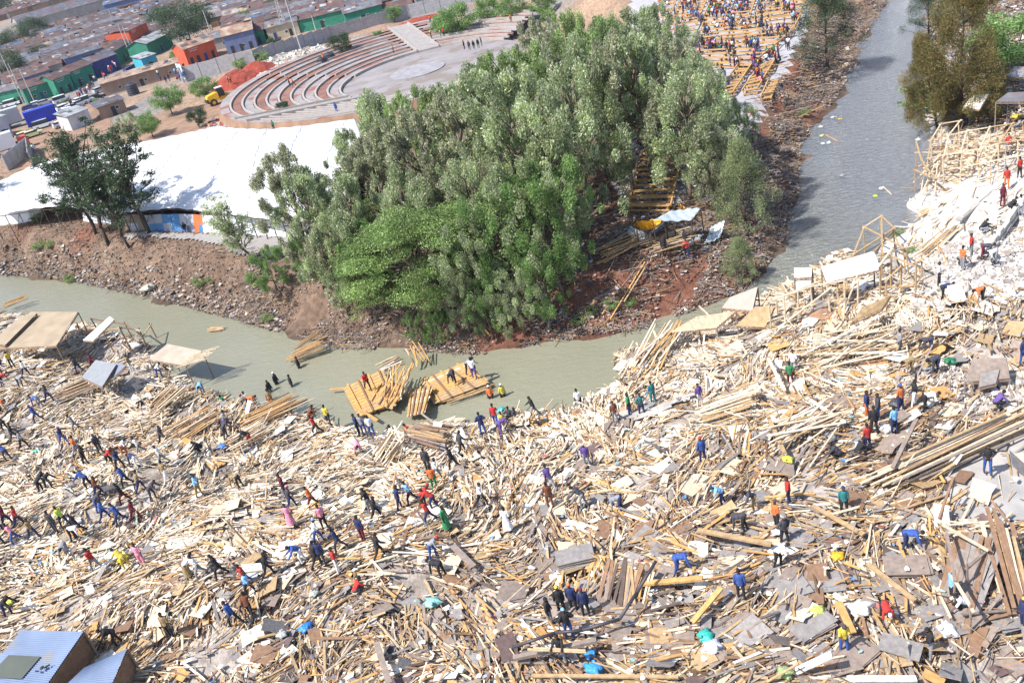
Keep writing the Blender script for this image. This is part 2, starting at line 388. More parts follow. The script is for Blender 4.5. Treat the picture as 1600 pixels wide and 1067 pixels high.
def make_pose(k):
    m,S,inf=pose(*POSES[k]); o=m.build('person_src',None)
    md=o.modifiers.new('r','REMESH'); md.mode='VOXEL'; md.voxel_size=.0135; md.use_smooth_shade=True
    ms=o.modifiers.new('s','SMOOTH'); ms.factor=.4; ms.iterations=2
    dg=bpy.context.evaluated_depsgraph_get(); dg.update(); me=bpy.data.meshes.new_from_object(o.evaluated_get(dg)); bpy.data.objects.remove(o)
    me.name='person_body'; me.materials.clear(); me.materials.append(mskin)
    n=len(me.vertices); V=np.empty(n*3,np.float32); me.vertices.foreach_get('co',V); V=V.reshape(-1,3)
    N=np.empty(n*3,np.float32); me.vertices.foreach_get('normal',N); N=N.reshape(-1,3)
    best=np.full(n,1e9); reg=np.zeros(n,int); tt=np.zeros(n)
    names=[]
    for i,(kk,a,b,rr) in enumerate(S):
        a=np.array(a);b=np.array(b);d=b-a; t=np.clip(((V-a)@d)/max(d@d,1e-9),0,1); dd=np.linalg.norm(V-a-t[:,None]*d,axis=1)-rr
        w=dd<best; best[w]=dd[w]; reg[w]=i; tt[w]=t[w]; names.append(kk)
    regs=np.array(names)[reg]
    P=np.array([list(p.vertices) for p in me.polygons if len(p.vertices)==4])
    def piece(name,mask,off,puff=0.):
        f=P[mask[P].all(1)]; u,inv=np.unique(f,return_inverse=True)
        mm=V[u]+N[u]*off
        ob=npmesh(name,mm,inv.reshape(-1,4),None,smooth=True); d=ob.data; bpy.data.objects.remove(ob); d.materials.append(mskin); return d
    hd=np.array(inf['head']);Hd=np.array(inf['Hd']);Fd=np.array(inf['Fd'])
    rel=V-hd; hm=(regs=='head')&((rel@Hd>.045)|((rel@Fd<-.005)&(rel@Hd>-.05)))
    out={'body':me,'inf':inf,
     'shirt':piece('shirt',np.isin(regs,['torso','upper_arm'])|((regs=='pelvis')&((V-np.array(inf['pel']))@np.array(inf['T'])>-.03)),.017),
     'jacket':piece('jacket',np.isin(regs,['torso','upper_arm','fore_arm'])|((regs=='pelvis')&((V-np.array(inf['pel']))@np.array(inf['T'])>-.09)),.024),
     'trousers':piece('trousers',np.isin(regs,['thigh','calf'])|((regs=='pelvis')),.014),
     'shoeL':piece('shoe',(regs=='foot')&(V[:,0]<0),.008),'shoeR':piece('shoe',(regs=='foot')&(V[:,0]>=0),.008),
     'hair':piece('hair',hm,.006),'cap':piece('cap',(regs=='head')&(rel@Hd>.04),.014)}
    # a wrap skirt
    pel=inf['pel']; T=inf['T']; z0=pel.z+.06; sk=[]; ns=16
    prof=[(z0,.155),(z0-.18,.19),(z0-.45,.22),(max(.18,z0-.72),.27)]
    vs=[];fs=[]
    for j,(z,r) in enumerate(prof):
        for i in range(ns):
            t=2*math.pi*i/ns; rr=r*(1+.06*math.sin(t*5+j)); vs.append((rr*math.cos(t)*1.05,rr*math.sin(t)*.9,z))
    for j in range(len(prof)-1):
        for i in range(ns): fs.append((j*ns+i,j*ns+(i+1)%ns,(j+1)*ns+(i+1)%ns,(j+1)*ns+i))
    sd=bpy.data.meshes.new('skirt'); sd.from_pydata(vs,[],fs); sd.shade_smooth(); sd.materials.append(mskin); out['skirt']=sd
    return out
CH=[]
def chobj(name,data,m,root,loc=None):
    o=bpy.data.objects.new(name,data); link(o,root)
    if len(o.material_slots): o.material_slots[0].link='OBJECT'; o.material_slots[0].material=m
    return o
capbrim=None
PEOPLE=[]
POSEW={'S':'standing','H':'standing, hands on hips','W':'striding','B':'bent double','T':'stooping','C':'crouching','K':'carrying wood','I':'seated','U':'reaching up','N':'looking down'}
BULK=[]
def person(px,py,po,face,top,bot,hat='',loc=None,group='people salvaging on the wreckage',wade=0.,skirt=False,scale=1.,dz=.3,extra='',reg=True):
    if len(PEOPLE)>=299:
        loc=loc or gnd(px,py); ang={'L':-90,'R':90,'T':0,'A':180}[face]; BULK.append((po,(loc[0],loc[1],loc[2]+dz),R_(ang+rnd.uniform(-30,30)),top,bot)); return
    if po not in PM: PM[po]=make_pose(po)
    P=PM[po]; loc=loc or gnd(px,py)
    if loc[2]<-2.97:
        loc=plane(px,py+12,-3.); wade=.62; dz=0
    ang={'L':-90,'R':90,'T':0,'A':180}.get(face,0) if isinstance(face,str) else face
    root=empty('person',(loc[0],loc[1],loc[2]+dz-wade),R_(ang+rnd.uniform(-30,30))); root.scale=(scale,)*3
    b=chobj('body',P['body'],mskin,root)
    chobj('jacket' if top in'kdnb' and rnd.random()<.6 else 'shirt',P['jacket' if top in 'kdnb' else 'shirt'],cloth(top),root)
    if skirt: chobj('skirt',P['skirt'],cloth(bot),root)
    else: chobj('trousers',P['trousers'],cloth(bot),root)
    chobj('shoe',P['shoeL'],mshoe,root); chobj('shoe',P['shoeR'],mshoe,root)
    if hat: chobj('cap',P['cap'],cloth(hat),root)
    else: chobj('hair',P['hair'],mhair,root)
    tn,bn=PAL[top][0],PAL[bot][0]
    look='person in '+(tn+(' top and '+bn+(' skirt' if skirt else ' trousers')) if tn!=bn else 'all '+tn)+((' and '+PAL[hat][0]+' cap') if hat else '')
    short='person in '+tn+((' and '+PAL[hat][0]+' cap') if hat else ' and '+bn)
    if po=='K':
        a=root.rotation_euler.z; q=MB().box((0,0,0),(rnd.uniform(1.6,3.),rnd.uniform(.1,.2),.04)).box((.1,.05,.045),(rnd.uniform(1.4,2.4),.1,.03)).build('carried_plank',mat('carried_wood',(.5,.37,.22),.85,.2,4)); q.location=(root.location.x+.42*math.sin(a),root.location.y-.42*math.cos(a),root.location.z+1.12); q.rotation_euler=(.0,rnd.uniform(-.15,.15),a+rnd.uniform(-.4,.4)); tag(q,'planks carried by the '+short,'plank','planks being carried')
    PEOPLE.append(dict(o=root,px=px,py=py,look=look,po=POSEW[po]+(' '+extra if extra else ''),grp=group,short=short,lm=len(LM) if reg else None))
    if reg: LM.append((px,py-15,'the '+short))
    return root
def crowd_list(ox,oy,txt,**kw):
    for rec in txt.split(';'):
        t=rec.split()
        if len(t)<4: continue
        x,y=ox+float(t[0])/4,oy+float(t[1])/4; fc='LRTA'[rnd.randrange(4)]; po=t[2]
        cl=t[3]; hat=cl[2] if len(cl)>2 else ''
        op=t[4] if len(t)>4 else ''
        if op[:1] in 'LRTA' and op: fc=op[0]
        person(x,y,po,fc,cl[0],cl[1],hat,wade=(.75 if 'w' in op else 0.),skirt='k' in op)
crowd_list(0,534,"20 235 T nk R;95 180 S yk;180 235 W wn R;30 290 B rn R;145 300 B gd;325 395 W dn R;270 430 B bg L;15 460 B ok R;255 520 W bnb L;510 210 W dn L;600 190 W mm R;840 205 S cw R;1010 240 T wb R;1220 300 B kk L;1280 340 B sg T;1400 355 S Gk A;1515 350 W ggo R;1545 335 S wd;1575 435 B ok R;495 580 W gg L;55 580 T kk L;110 640 W kd R;170 690 W gk R;70 760 T bdb L;420 665 W nbb R;500 725 W og R;555 790 K kk R;645 715 S dd R;705 795 T rk R;770 815 W nk R;795 730 T wo R;900 725 W wg L;885 805 B nw L;1040 790 W wg L;1060 895 W cw A;1040 660 W dk R;1275 700 C kk L;1435 565 W gv R;1425 625 T dd R;1585 665 T kr L;275 965 T kk R;325 945 T kk R;640 990 W Bn R;575 935 T bk L;810 920 W bk L;900 955 W cn R;975 1010 T dd R;1265 985 K sc R;1520 935 B ck L;640 1080 T db R;800 1030 W km L")
crowd_list(400,534,"90 265 S kg Rw;130 215 S kkw Rw;270 115 S kk Rw;225 230 S kk Rw;90 320 S co Tw;470 540 S yd A;345 500 C BB R;395 600 W rk L;1470 305 S okw Tw;1545 295 S ykw Tw;1590 440 S dd A;655 600 S nk L;740 610 S wb A;690 600 S gb T;800 505 C kk R;965 480 C rk L;1110 520 S gg T;1430 600 H nb A;1510 545 W rb A;1540 600 B vv R;1545 470 S yd;655 720 B pg T;1090 830 S dd A;1300 720 W dk R;1250 820 W kk L;1145 890 W wg R;1130 945 S oG A;985 1030 W sn L;200 985 S md L;240 1060 W dnp R;375 1060 W om L;730 1080 K kg L;915 1070 K nn R;1060 1060 T rkr R;1130 1070 T rn L;1425 1050 W wk R")
crowd_list(800,534,"415 330 S wk A;150 490 W kg L;15 440 W dk;655 535 S Bg T;745 485 S Gn L;820 485 H tn T;890 410 S tt A;1180 430 S vw T;1200 780 S bnr A;480 810 S vgp A;250 945 W vg A;250 1060 S BB A;460 1060 T dg L;690 1085 B gn L;1325 1050 T snn L;1520 1080 T dc L")
crowd_list(1200,534,"145 300 S Gm A;165 220 S wg;825 100 S gd R;900 220 B cc L;980 225 C cg R;1060 210 B dn L;1020 90 B dn L;1590 170 S nb T;625 710 S rn A;665 600 S kk A;620 500 S no R;690 520 S db L;790 600 S sn A;830 460 S onb A;915 430 U kw R;980 450 B wk R;1420 440 C vk R;450 755 C dk L;1370 850 H kb T;135 1045 S rn L;480 1110 S tkn T;560 745 C kd R")
crowd_list(0,800,"10 150 W bn R;70 110 W mn R;145 115 W rn R;235 190 W cn R;125 215 W pb L;25 240 W mk R;430 115 W ln L;370 150 S dd A;520 160 W kk L;480 200 B wk R;680 75 W bn R;775 90 W bn L;870 75 W mm R;445 290 B gg T;625 385 W rg L;815 375 T yy L;915 360 S pp T;1200 435 T wc Rk;1275 430 W wg L;1400 430 W kk L;1570 490 W rb L;1585 545 W sk R;1490 730 W bk L;1590 680 W Bk A;75 670 T kn R;1090 805 S ck T;760 850 T kk L")
crowd_list(400,800,"100 430 W kk R;240 115 S pp Tk;445 125 S pk A;405 215 W wbs R;540 265 W nd L;310 335 T bw L;400 360 W kk R;435 355 S nd A;530 400 S rw R;685 200 S nm A;770 70 W kk R;790 310 W kk R;1100 90 W rn L;1210 140 S GG Rk;1120 310 T gbr R;1180 430 B kk L;640 545 C rd R;1590 150 S ww Ak")
crowd_list(800,800,"1460 145 B dk L;1040 405 B bb R;1440 570 S bk A;255 735 S kg R;325 665 S kky A;400 650 S nko A;475 680 S nkm A;370 810 H kbs A;330 960 K kg T")
crowd_list(1200,800,"60 130 S okd R;110 230 H dkg T;65 370 T wk R;860 260 B bn R;730 700 B rkw T;480 910 N ybd T;1150 590 S sko R;1230 640 C wk L;1015 940 N kg L;1590 760 S nny L")
crowd_list(1200,267,"1490 130 S ro A;1570 65 S rk A;1465 240 S mm T;1510 270 C kk R;1575 310 S wg A;1270 560 S rg L;1215 640 S og R;1340 570 B dm R;1420 600 B wg L;1195 600 C gk T;1070 740 S wk R;1090 830 B nk R;1340 840 B ok L;1330 410 C kg R")
crowd_list(800,267,"960 550 S kk T;1100 565 S rn T")
crowd_list(0,267,"1165 385 I kb T;1470 420 S bn L")
crowd_list(1200,0,"1520 830 I kk A;1575 820 I gd L;1500 980 S rg T;1400 75 T pg L;1370 550 S nk T")
for x,y,po,cl,z in ((576,609,'W','rk',-2.25),(710,596,'B','dk',-2.3),(742,590,'S','wv',-2.2),(733,584,'T','gk',-2.2)):
    person(x,y,po,'LRTA'[rnd.randrange(4)],cl[0],cl[1],'',loc=plane(x,y,z),dz=0,extra='on the raft')
for x,y,cl,po in((672,20,'on','S'),(525,158,'bb','S'),(505,80,'ok','S'),(458,118,'ok','W'),(452,118,'on','S'),(360,114,'ok','S'),(356,113,'gk','S'),(614,66,'ck','S'),(427,186,'Gk','S'),(673,42,'yk','S'),(688,42,'yg','S'),(798,18,'ok','S'),(725,60,'kk','S'),(733,61,'dk','S'),(740,60,'kk','W'),(747,58,'kd','S'),(752,55,'dd','S'),(545,62,'ok','W'),(1073,395,'kg','S')):
    person(x,y,po,'LRTA'[rnd.randrange(4)],cl[0],cl[1],'',group='workers around the round arena')
# crowd on the timber terraces
MARK=[]
def seat_world(px,py): return gnd(px,py)
CLUS=[(1080,16,16,12,11),(1086,32,7,8,5),(1125,20,24,17,12),(1160,14,18,10,12),(1100,47,4,5,8),(1133,42,14,17,8),(1176,44,13,17,7),(1190,22,5,10,6),(1228,22,12,14,8),(1112,78,22,22,7),(1085,95,3,20,10),(1140,84,5,8,5),(1176,82,10,12,6),(1226,58,9,10,9),(1146,106,5,10,5),(1184,104,6,9,6),(1208,95,7,12,9),(1131,135,5,7,9),(1186,125,7,7,12),(1215,12,8,14,8),(1200,58,5,8,6),(1245,40,5,6,5),(1060,40,4,8,10),(1232,78,3,4,4),(1040,15,8,10,10),(1105,60,5,5,4)]
cols='kkknnbbrowwwggtyppvvBsdmdkrG'
nC=0
CLUS.sort(key=lambda c:-c[1])
def far_crowd():
  global nC
  for cx,cy,n,rx,ry in CLUS:
    for i in range(int(n*1.15)):
        x=cx+rnd.uniform(-1,1)*rx;y=cy+rnd.uniform(-1,1)*ry; a,b=rnd.choice(cols),rnd.choice('kkknnddgbcm'); nC+=1
        person(x,y,rnd.choice('IIISSSTW'),'LRTA'[rnd.randrange(4)],a,b,rnd.choice('rwkb') if rnd.random()<.1 else '',group='crowd gathered on the timber terraces',reg=False,dz=.2)
for x,y in((1002,72),(997,125),(963,168),(975,235),(585,305),(575,318),(668,315),(787,470),(693,40),(582,290),(1000,232),(1128,182),(1124,200),(1102,175),(1150,190),(985,140)):
    person(x,y,rnd.choice('STI'),'T',rnd.choice('brwotv'),rnd.choice('knd'),'',group='people half hidden among the grove trees',reg=False)
# market people and shoppers on the far road
for i in range(40):
    t=rnd.random(); x=112+t*70+rnd.uniform(-6,6); y=149-t*60+rnd.uniform(-3,3)
    if i>28: x=245+rnd.uniform(0,52);y=110-(x-245)*.12+rnd.uniform(-6,6)
    person(x,y,rnd.choice('SSSWT'),'LRTA'[rnd.randrange(4)],rnd.choice(cols),rnd.choice('kndgb'),'',group='shoppers along the far market road',reg=False)
far_crowd(); bulk_people()
def label_people():
    for i,p in enumerate(PEOPLE):
        base=p['look']+', '+p['po'] if len((p['look']+p['po']).split())<=9 else p['look']
        far=p['py']<260
        place={'crowd gathered on the timber terraces':'on the timber terraces','shoppers along the far market road':'on the far market road','workers around the round arena':'by the round arena'}.get(p['grp'])
        cand=[base] if not place else [base+' '+place]
        ok=False
        l=cand[0]
        if not place or len(l.split())<=7:
            l=unique(cand[0],p['px'],p['py']-15,p['lm'])
        tag(p['o'],' '.join(l.split()[:16]),'person',p['grp'])
# ================================================================ TREES
def leafmat(n,tr=.3): return mat(n,(1,1,1),.55,.3,.7,attr=True,trans=tr,spec=.3)
mbark=mat('grey_bark',(.17,.13,.1),.95,.3,3,.6,12); mbark2=mat('dark_bark',(.07,.05,.04),.95,.3,3,.6,12)
def leaves(C,D,L,Wd,cols,rng,var=.35):
    """C centres (n,3), D directions (n,3): diamond leaf quads"""
    n=len(C); D=D/np.linalg.norm(D,axis=1,keepdims=True); r=rng.normal(size=(n,3)); S=np.cross(D,r); S/=np.linalg.norm(S,axis=1,keepdims=True)
    l=(L*(.6+.8*rng.random(n)))[:,None]; w=(Wd*(.6+.8*rng.random(n)))[:,None]
    V=np.stack([C-D*l*.5,C+S*w*.5-D*l*.05,C+D*l*.5,C-S*w*.5-D*l*.05],1).reshape(-1,3)
    F_=np.arange(4*n).reshape(n,4)
    ci=rng.integers(0,len(cols),n); cc=np.array(cols)[ci]*(1-var/2+var*rng.random((n,1)))
    return V,F_,np.repeat(cc,4,0)
GREENS={'silver': [(0.308, 0.386, 0.199), (0.423, 0.483, 0.284), (0.25, 0.319, 0.141), (0.634, 0.675, 0.472), (0.364, 0.464, 0.172), (0.174, 0.222, 0.105), (0.5, 0.522, 0.378)], 'grey': [(0.398, 0.4, 0.294), (0.299, 0.3, 0.195), (0.556, 0.56, 0.431), (0.219, 0.24, 0.137), (0.437, 0.48, 0.254)], 'lush': [(0.224, 0.329, 0.105), (0.287, 0.406, 0.14), (0.154, 0.231, 0.077), (0.378, 0.504, 0.21), (0.119, 0.182, 0.056)], 'dark': [(0.05, 0.085, 0.04), (0.07, 0.11, 0.05), (0.035, 0.06, 0.03), (0.1, 0.14, 0.07)], 'rust': [(0.24, 0.2, 0.075), (0.31, 0.2, 0.08), (0.17, 0.19, 0.07), (0.33, 0.24, 0.11), (0.14, 0.165, 0.06), (0.26, 0.22, 0.09)], 'casu': [(0.25, 0.312, 0.15), (0.312, 0.375, 0.188), (0.175, 0.225, 0.112), (0.375, 0.413, 0.225)], 'light': [(0.275, 0.375, 0.138), (0.362, 0.463, 0.2), (0.2, 0.288, 0.1)], 'mid': [(0.162, 0.276, 0.089), (0.227, 0.356, 0.114), (0.114, 0.194, 0.065), (0.292, 0.438, 0.162)]}
def tree_mesh(kind,seed,H_,Rc,pal,n=8000):
    rng=np.random.default_rng(seed); tr=MB(); cl=[]   # clumps: centre, radii, direction
    lf=(.24,.075)
    def lim(a,b,r0,r1,k=3,wob=.15):
        pts=[];rs=[]
        for i in range(k+1):
            t=i/k; p=np.array(a)*(1-t)+np.array(b)*t+rng.normal(size=3)*wob*math.sin(math.pi*t); pts.append(tuple(p)); rs.append(r0+(r1-r0)*t)
        tr.path(pts,rs,6)
    tk=.013*H_+.035
    if kind=='silver':   # tall, open, many upright sprays
        lim((0,0,0),(rng.normal()*.3,rng.normal()*.3,H_*.75),tk,tk*.3,5,.12)
        m=60
        for i in range(m):
            z=H_*(.2+.76*rng.random()**.8); t=z/H_; rr=Rc*(1-.55*max(0,(t-.55)/.45)**1.6)*(.4+.6*min(1,t/.35)); a=rng.random()*6.283; q=rr*(.3+.85*rng.random())
            c=np.array([math.cos(a)*q,math.sin(a)*q,z]); 
            if rng.random()<.5: lim((c[0]*.1,c[1]*.1,z*.72),tuple(c),tk*.28,.02)
            cl.append((c,np.array([.27,.27,.5])*Rc/3*(.6+.9*rng.random()),np.array([c[0]*.3,c[1]*.3,1.1])))
        lf=(.165,.055)
    elif kind=='umbrella':
        lim((0,0,0),(0,0,H_*.5),tk*1.2,tk*.9); 
        for i in range(74):
            a=rng.random()*6.283; q=Rc*math.sqrt(rng.random())*1.0; z=H_*(.5+.48*math.sqrt(max(0,1-(q/Rc)**2)*.85+.05))-rng.random()**2*.32*H_
            c=np.array([math.cos(a)*q,math.sin(a)*q,z])
            if i%2==0: lim((0,0,H_*.45),tuple(c-np.array([0,0,.15])),tk*.5,.03,3,.25)
            cl.append((c,np.array([.24,.24,.06])*Rc*(.55+.5*rng.random()),np.array([c[0],c[1],.4])))
        lf=(.15,.08)
    elif kind=='conifer':
        lim((0,0,0),(0,0,H_*.96),tk,.03,5,.1)
        for i in range(105):
            t=.12+.86*rng.random(); z=H_*t; rr=Rc*min(1,(1.03-t)*1.7)*(.5+.5*rng.random()); a=rng.random()*6.283
            c=np.array([math.cos(a)*rr,math.sin(a)*rr,z+rr*.25])
            if i%2==0: lim((0,0,z-rr*.25),tuple(c),tk*.3,.02)
            cl.append((c,np.array([.17,.17,.2])*Rc*(.6+.8*rng.random()),np.array([c[0]*.5,c[1]*.5,.9])))
        lf=(.15,.04)
    elif kind=='pinnate':   # airy, tufts at the ends of long boughs
        k=3
        lim((0,0,0),(0,0,H_*.45),tk,tk*.7); tips=[]
        for i in range(34):
            a=rng.random()*6.283; z=H_*(.38+.62*rng.random()); q=Rc*(.3+.75*rng.random())*(1.1-.6*abs(z/H_-.6)); b=(math.cos(a)*q,math.sin(a)*q,z); lim((b[0]*.06,b[1]*.06,z*.62),b,tk*.4,.02,4,.2)
            for j in range(6):
                t=.45+.55*rng.random(); c=np.array([b[0]*t,b[1]*t,z*.62+z*.38*t])+rng.normal(size=3)*.28
                cl.append((c,np.array([.3,.3,.17])*(Rc/3+.35)*(.6+.6*rng.random()),np.array([b[0]*.5,b[1]*.5,.3])))
        lim((0,0,H_*.4),(0,0,H_*.85),tk*.7,.03)
        lf=(.18,.07)
    else:  # round bushy
        lim((0,0,0),(0,0,H_*.55),tk,tk*.6)
        for i in range(44):
            d=rng.normal(size=3); d/=np.linalg.norm(d); q=.5+.5*rng.random()
            c=np.array([d[0]*Rc*q,d[1]*Rc*q,H_*.58+d[2]*H_*.38*q])
            if i%4==0: lim((0,0,H_*.35),tuple(c),tk*.4,.02)
            cl.append((c,np.array([.26,.26,.2])*Rc*(.6+.6*rng.random()),d+np.array([0,0,.5])))
        lf=(.24,.13)
    k=len(cl); wts=np.array([np.prod(c[1])**.5 for c in cl]); wts/=wts.sum()
    ci=rng.choice(k,n,p=wts); cc=np.array([c[0] for c in cl])[ci]; rad=np.array([c[1] for c in cl])[ci]; dr=np.array([c[2] for c in cl])[ci]
    g_=rng.normal(size=(n,3)); g_/=np.linalg.norm(g_,axis=1,keepdims=True)
    C=cc+g_*rad*(rng.random((n,1))**.55)*1.35
    sc=max(.75,H_/9)
    D=dr/np.linalg.norm(dr,axis=1,keepdims=True)+rng.normal(size=(n,3))*.55
    V,Fq,col=leaves(C,D,lf[0]*sc,lf[1]*sc,GREENS[pal],rng)
    # whole sprays differ in colour (young flush, old leaves)
    tint=(.72+.56*rng.random(k))[ci]; col=col*np.repeat(tint,4)[:,None]
    return tr,(V,Fq,col)
TREEM={}
SPEC={ # variant name: kind, height, radius, palette, leaves
 'sA':('silver',11,3.3,'silver',26000),'sB':('silver',12,2.8,'grey',22000),'sC':('silver',9,3.0,'silver',21000),'sD':('silver',12,3.4,'light',23000),'sE':('silver',10,3.1,'mid',22000),
 'uA':('umbrella',10,5.6,'lush',52000),'uB':('umbrella',7.5,3.2,'lush',15000),
 'cA':('conifer',13,3.9,'rust',60000),'cB':('conifer',10,3.0,'casu',26000),'cC':('conifer',12,4.2,'dark',28000),
 'pA':('pinnate',10,3.1,'dark',11000),'pB':('pinnate',11,2.6,'dark',9500),'rA':('round',5,2.5,'mid',9000),'rB':('round',4.5,2.1,'dark',7000),'rC':('round',6.5,4.4,'dark',17000),'rD':('round',2.,1.2,'light',1500),'wA':('pinnate',9,2.4,'silver',11000)}
def tree(var,px,py,L,label,tilt=(0,0),wf=1.,name=None,group=None,trunk='grey'):
    kind,H_,Rc,pal,n=SPEC[var]
    if var not in TREEM:
        tr,(V,Fq,col)=tree_mesh(kind,hash(var)%1 or sum(map(ord,var))*7,H_,Rc,pal,n)
        a=tr.build('trunk',mbark2 if var[0] in'pcr' else mbark,smooth=True); b=npmesh('crown',V,Fq,leafmat('leaves_'+pal,.45 if pal!='dark' else .2),col=col)
        TREEM[var]=(a.data,b.data); bpy.data.objects.remove(a); bpy.data.objects.remove(b)
    p=gnd(px,py); h=tall(p,L); s=h/H_
    nm=name or {'silver':'silver_oak_tree','umbrella':'spreading_tree','conifer':'casuarina_tree','pinnate':'acacia_tree','round':'leafy_tree'}[kind]
    wf=wf*rnd.uniform(.9,1.12) if var[0]=='s' else wf
    if tilt==(0,0) and var[0] in 'sp': tilt=(rnd.uniform(-5,5),rnd.uniform(-5,5))
    r=empty(nm,(p[0],p[1],p[2]-.15),rnd.random()*6.28); r.scale=(s*wf,s*wf,s)
    r.rotation_euler=(R_(tilt[0]),R_(tilt[1]),r.rotation_euler[2])
    for q,d in zip(('trunk','crown'),TREEM[var]): link(bpy.data.objects.new(q,d),r)
    tag(r,label,'tree',group); return r
TR=[]
def T_(var,px,py,L,lab=None,**k): TR.append((var,px,py,L,lab,k))
# left, in front of the white tent
T_('pA',150,366,170,'dark airy tree at the left end of the bank before the white roof'); T_('pB',170,382,210,'tall dark tree with long bare trunk leaning left over the white roof')
T_('pA',203,387,160,'dark open-crowned tree in the middle of the bankside clump'); T_('pB',234,366,200,'slender dark tree whose crown spreads right across the white roof',tilt=(0,7),wf=1.1)
T_('pA',2,345,110,'dark tree cut by the left edge beside the white roof')
T_('wA',400,412,135,'thin young tree with bare leaning trunk on the gravel path edge',tilt=(0,-16))
T_('sE',440,460,80,'bright green bush-like tree at the left end of the grove',wf=1.2); T_('sE',505,450,100,'leafy green tree over the bank left of the big spreading tree')
# the grove
for v,x,y,L in (('sB',500,430,215),('sA',530,455,200),('sC',560,480,180),('sA',590,440,180),('sB',545,495,150),('sE',600,485,140),('sA',600,360,170),('sB',620,400,210),('sA',645,370,235),('sD',670,330,200),('sB',690,400,240),('sC',655,440,190),('sB',748,385,250),('sD',760,310,200),('sC',770,420,210),('sA',790,360,260),('sB',812,300,220),('sA',838,400,290),('sD',850,300,245),('sB',895,260,225),('sA',905,410,270),('sC',925,330,280),('sD',950,280,255),('sA',965,240,215),('sB',990,300,260),('sC',1010,220,195),('sA',1025,290,250),('sD',1045,200,160),('sB',1060,270,220),('sC',1080,310,230),('sA',1100,270,180),('sE',880,460,210),('sC',840,470,220),('sE',800,480,190),('sC',765,500,170),('sE',860,515,130),('sC',820,525,120),('sE',770,530,90),('sC',735,520,100),('sC',1120,320,130),('sD',700,290,150),('sC',1140,240,90),('sC',1165,235,80),('sC',1092,195,110),('sA',1042,165,158),('sC',1072,158,120),('sD',905,190,185),('sB',868,215,195),('sA',1105,235,140),('sA',1012,195,185),('sB',1130,330,150),('sD',965,250,205),('sE',655,545,60),('sE',690,545,60),('sA',625,300,110)):
    T_(v,x,y,L,None,group='silver-green trees of the riverside grove')
T_('uA',672,492,180,'great bright green spreading tree in layered tiers at the front of the grove',wf=1.0); T_('uA',705,490,95,'low bright green spreading tree under the right side of the great tiered one',wf=1.1)
T_('uB',840,430,185,'bright green domed tree standing out in the middle of the grove'); T_('uB',592,400,95,'small bright green round-topped tree below the corner of the white roof'); T_('uB',590,505,90,'bright green low tree at the left foot of the great spreading tree',wf=1.2)
T_('cB',1168,372,155,'pale feathery casuarina at the right end of the grove above the river'); T_('cB',1160,440,70,'small feathery casuarina on the river bank among rags',wf=1.3)
# right side
T_('cC',1294,108,150,'dark casuarina with bare trunk on the river bank by the timber terraces',wf=1.05); T_('cA',1500,208,310,'big rust-tinged casuarina towering over the right river bank',wf=.68); T_('cA',1466,205,170,'lower rust-tinged casuarina beside the big one, leaning over the water',tilt=(0,-16),wf=.8); T_('cA',1528,202,135,'smaller rust-tinged casuarina at the right foot of the big one',tilt=(0,12),wf=.9)
T_('cC',1450,72,115,'dark green casuarina beyond the rust-tinged one, by the far water'); T_('rA',1572,118,100,'light green leafy tree right of the rust-tinged casuarina',wf=1.5); T_('rD',1440,170,42,'pale green shrub hanging over the right river edge',wf=1.5)
# around the arena
for v,x,y,L,l in (('rA',270,180,52,'round dark green tree on the dirt yard left of the wheel loader'),('rA',326,158,42,'flat-topped green tree directly behind the yellow wheel loader'),('rB',313,200,34,'small dark conical tree between the dirt yard and the white roof'),
 ('rB',446,180,25,'young tree on the outer terraces, left of the paved ramp'),('rB',537,90,42,'two-tier small tree above the black water tanks'),('rA',592,68,22,'small round tree by the red soil heap'),('rB',436,85,30,'young tree with thin trunk before the concrete fence'),('rD',410,98,22,'low bush at the foot of the concrete fence'),('rD',377,108,20,'spiky bush by the concrete fence left of the stone heap'),('rA',617,35,28,'flat young tree against the far concrete fence'),
 ('rA',700,62,45,'leafy tree at the left of the clump behind the arena'),('rA',722,62,62,'tall leafy tree behind the arena beside the row of dark figures'),('rA',765,42,50,'leafy tree in the middle of the clump at the top of the photo'),('rA',805,38,48,'leafy tree in the clump above the arena, right part'),('rA',850,30,45,'leafy tree at the right end of the clump above the arena'),('rD',585,185,16,'dark shrub on the arena floor edge below the ramp'),('rD',545,185,14,'dark little shrub at the foot of the arena steps'),('sC',215,232,62,'open green tree on the yard behind the white roof'),('rA',240,215,45,'bushy tree behind the block hut at the back of the white roof'),
 ('rC',300,68,75,'large dark tree rising over the tin roofs left of the grey-blue shop'),('rC',258,45,40,'dark tree crown among roofs at the top left'),('rC',60,62,42,'wide dark tree before the long grey roof'),('rC',35,80,45,'dark spreading tree at the top left among tin roofs'),('rC',2,25,50,'hazy dark tree in the top left corner'),('rC',15,130,60,'dark tree at the left edge above the green shops'),('rA',285,100,28,'grey-green bushy tree beside the turquoise kiosk'),('rC',100,34,34,'hazy green tree above the long grey roof'),('rC',-8,95,45,'dark tree crown cut by the left edge'),('rA',160,62,22,'small tree among rusty roofs under the long grey hall'),('rA',95,108,24,'small dark-green tree among roofs above the green shops'),('rC',225,58,26,'tree between the roofs left of the big dark tree'),('rA',385,40,26,'tree among roofs behind the slate-blue house'),('rC',430,20,24,'tree among the far roofs behind the fence'),('rA',140,8,20,'hazy tree on the far side of the long grey hall'),('rA',350,18,22,'small tree in the far township near the top edge'),('rC',70,95,30,'wide tree among the roofs at far left')):
    T_(v,x,y,L,l)
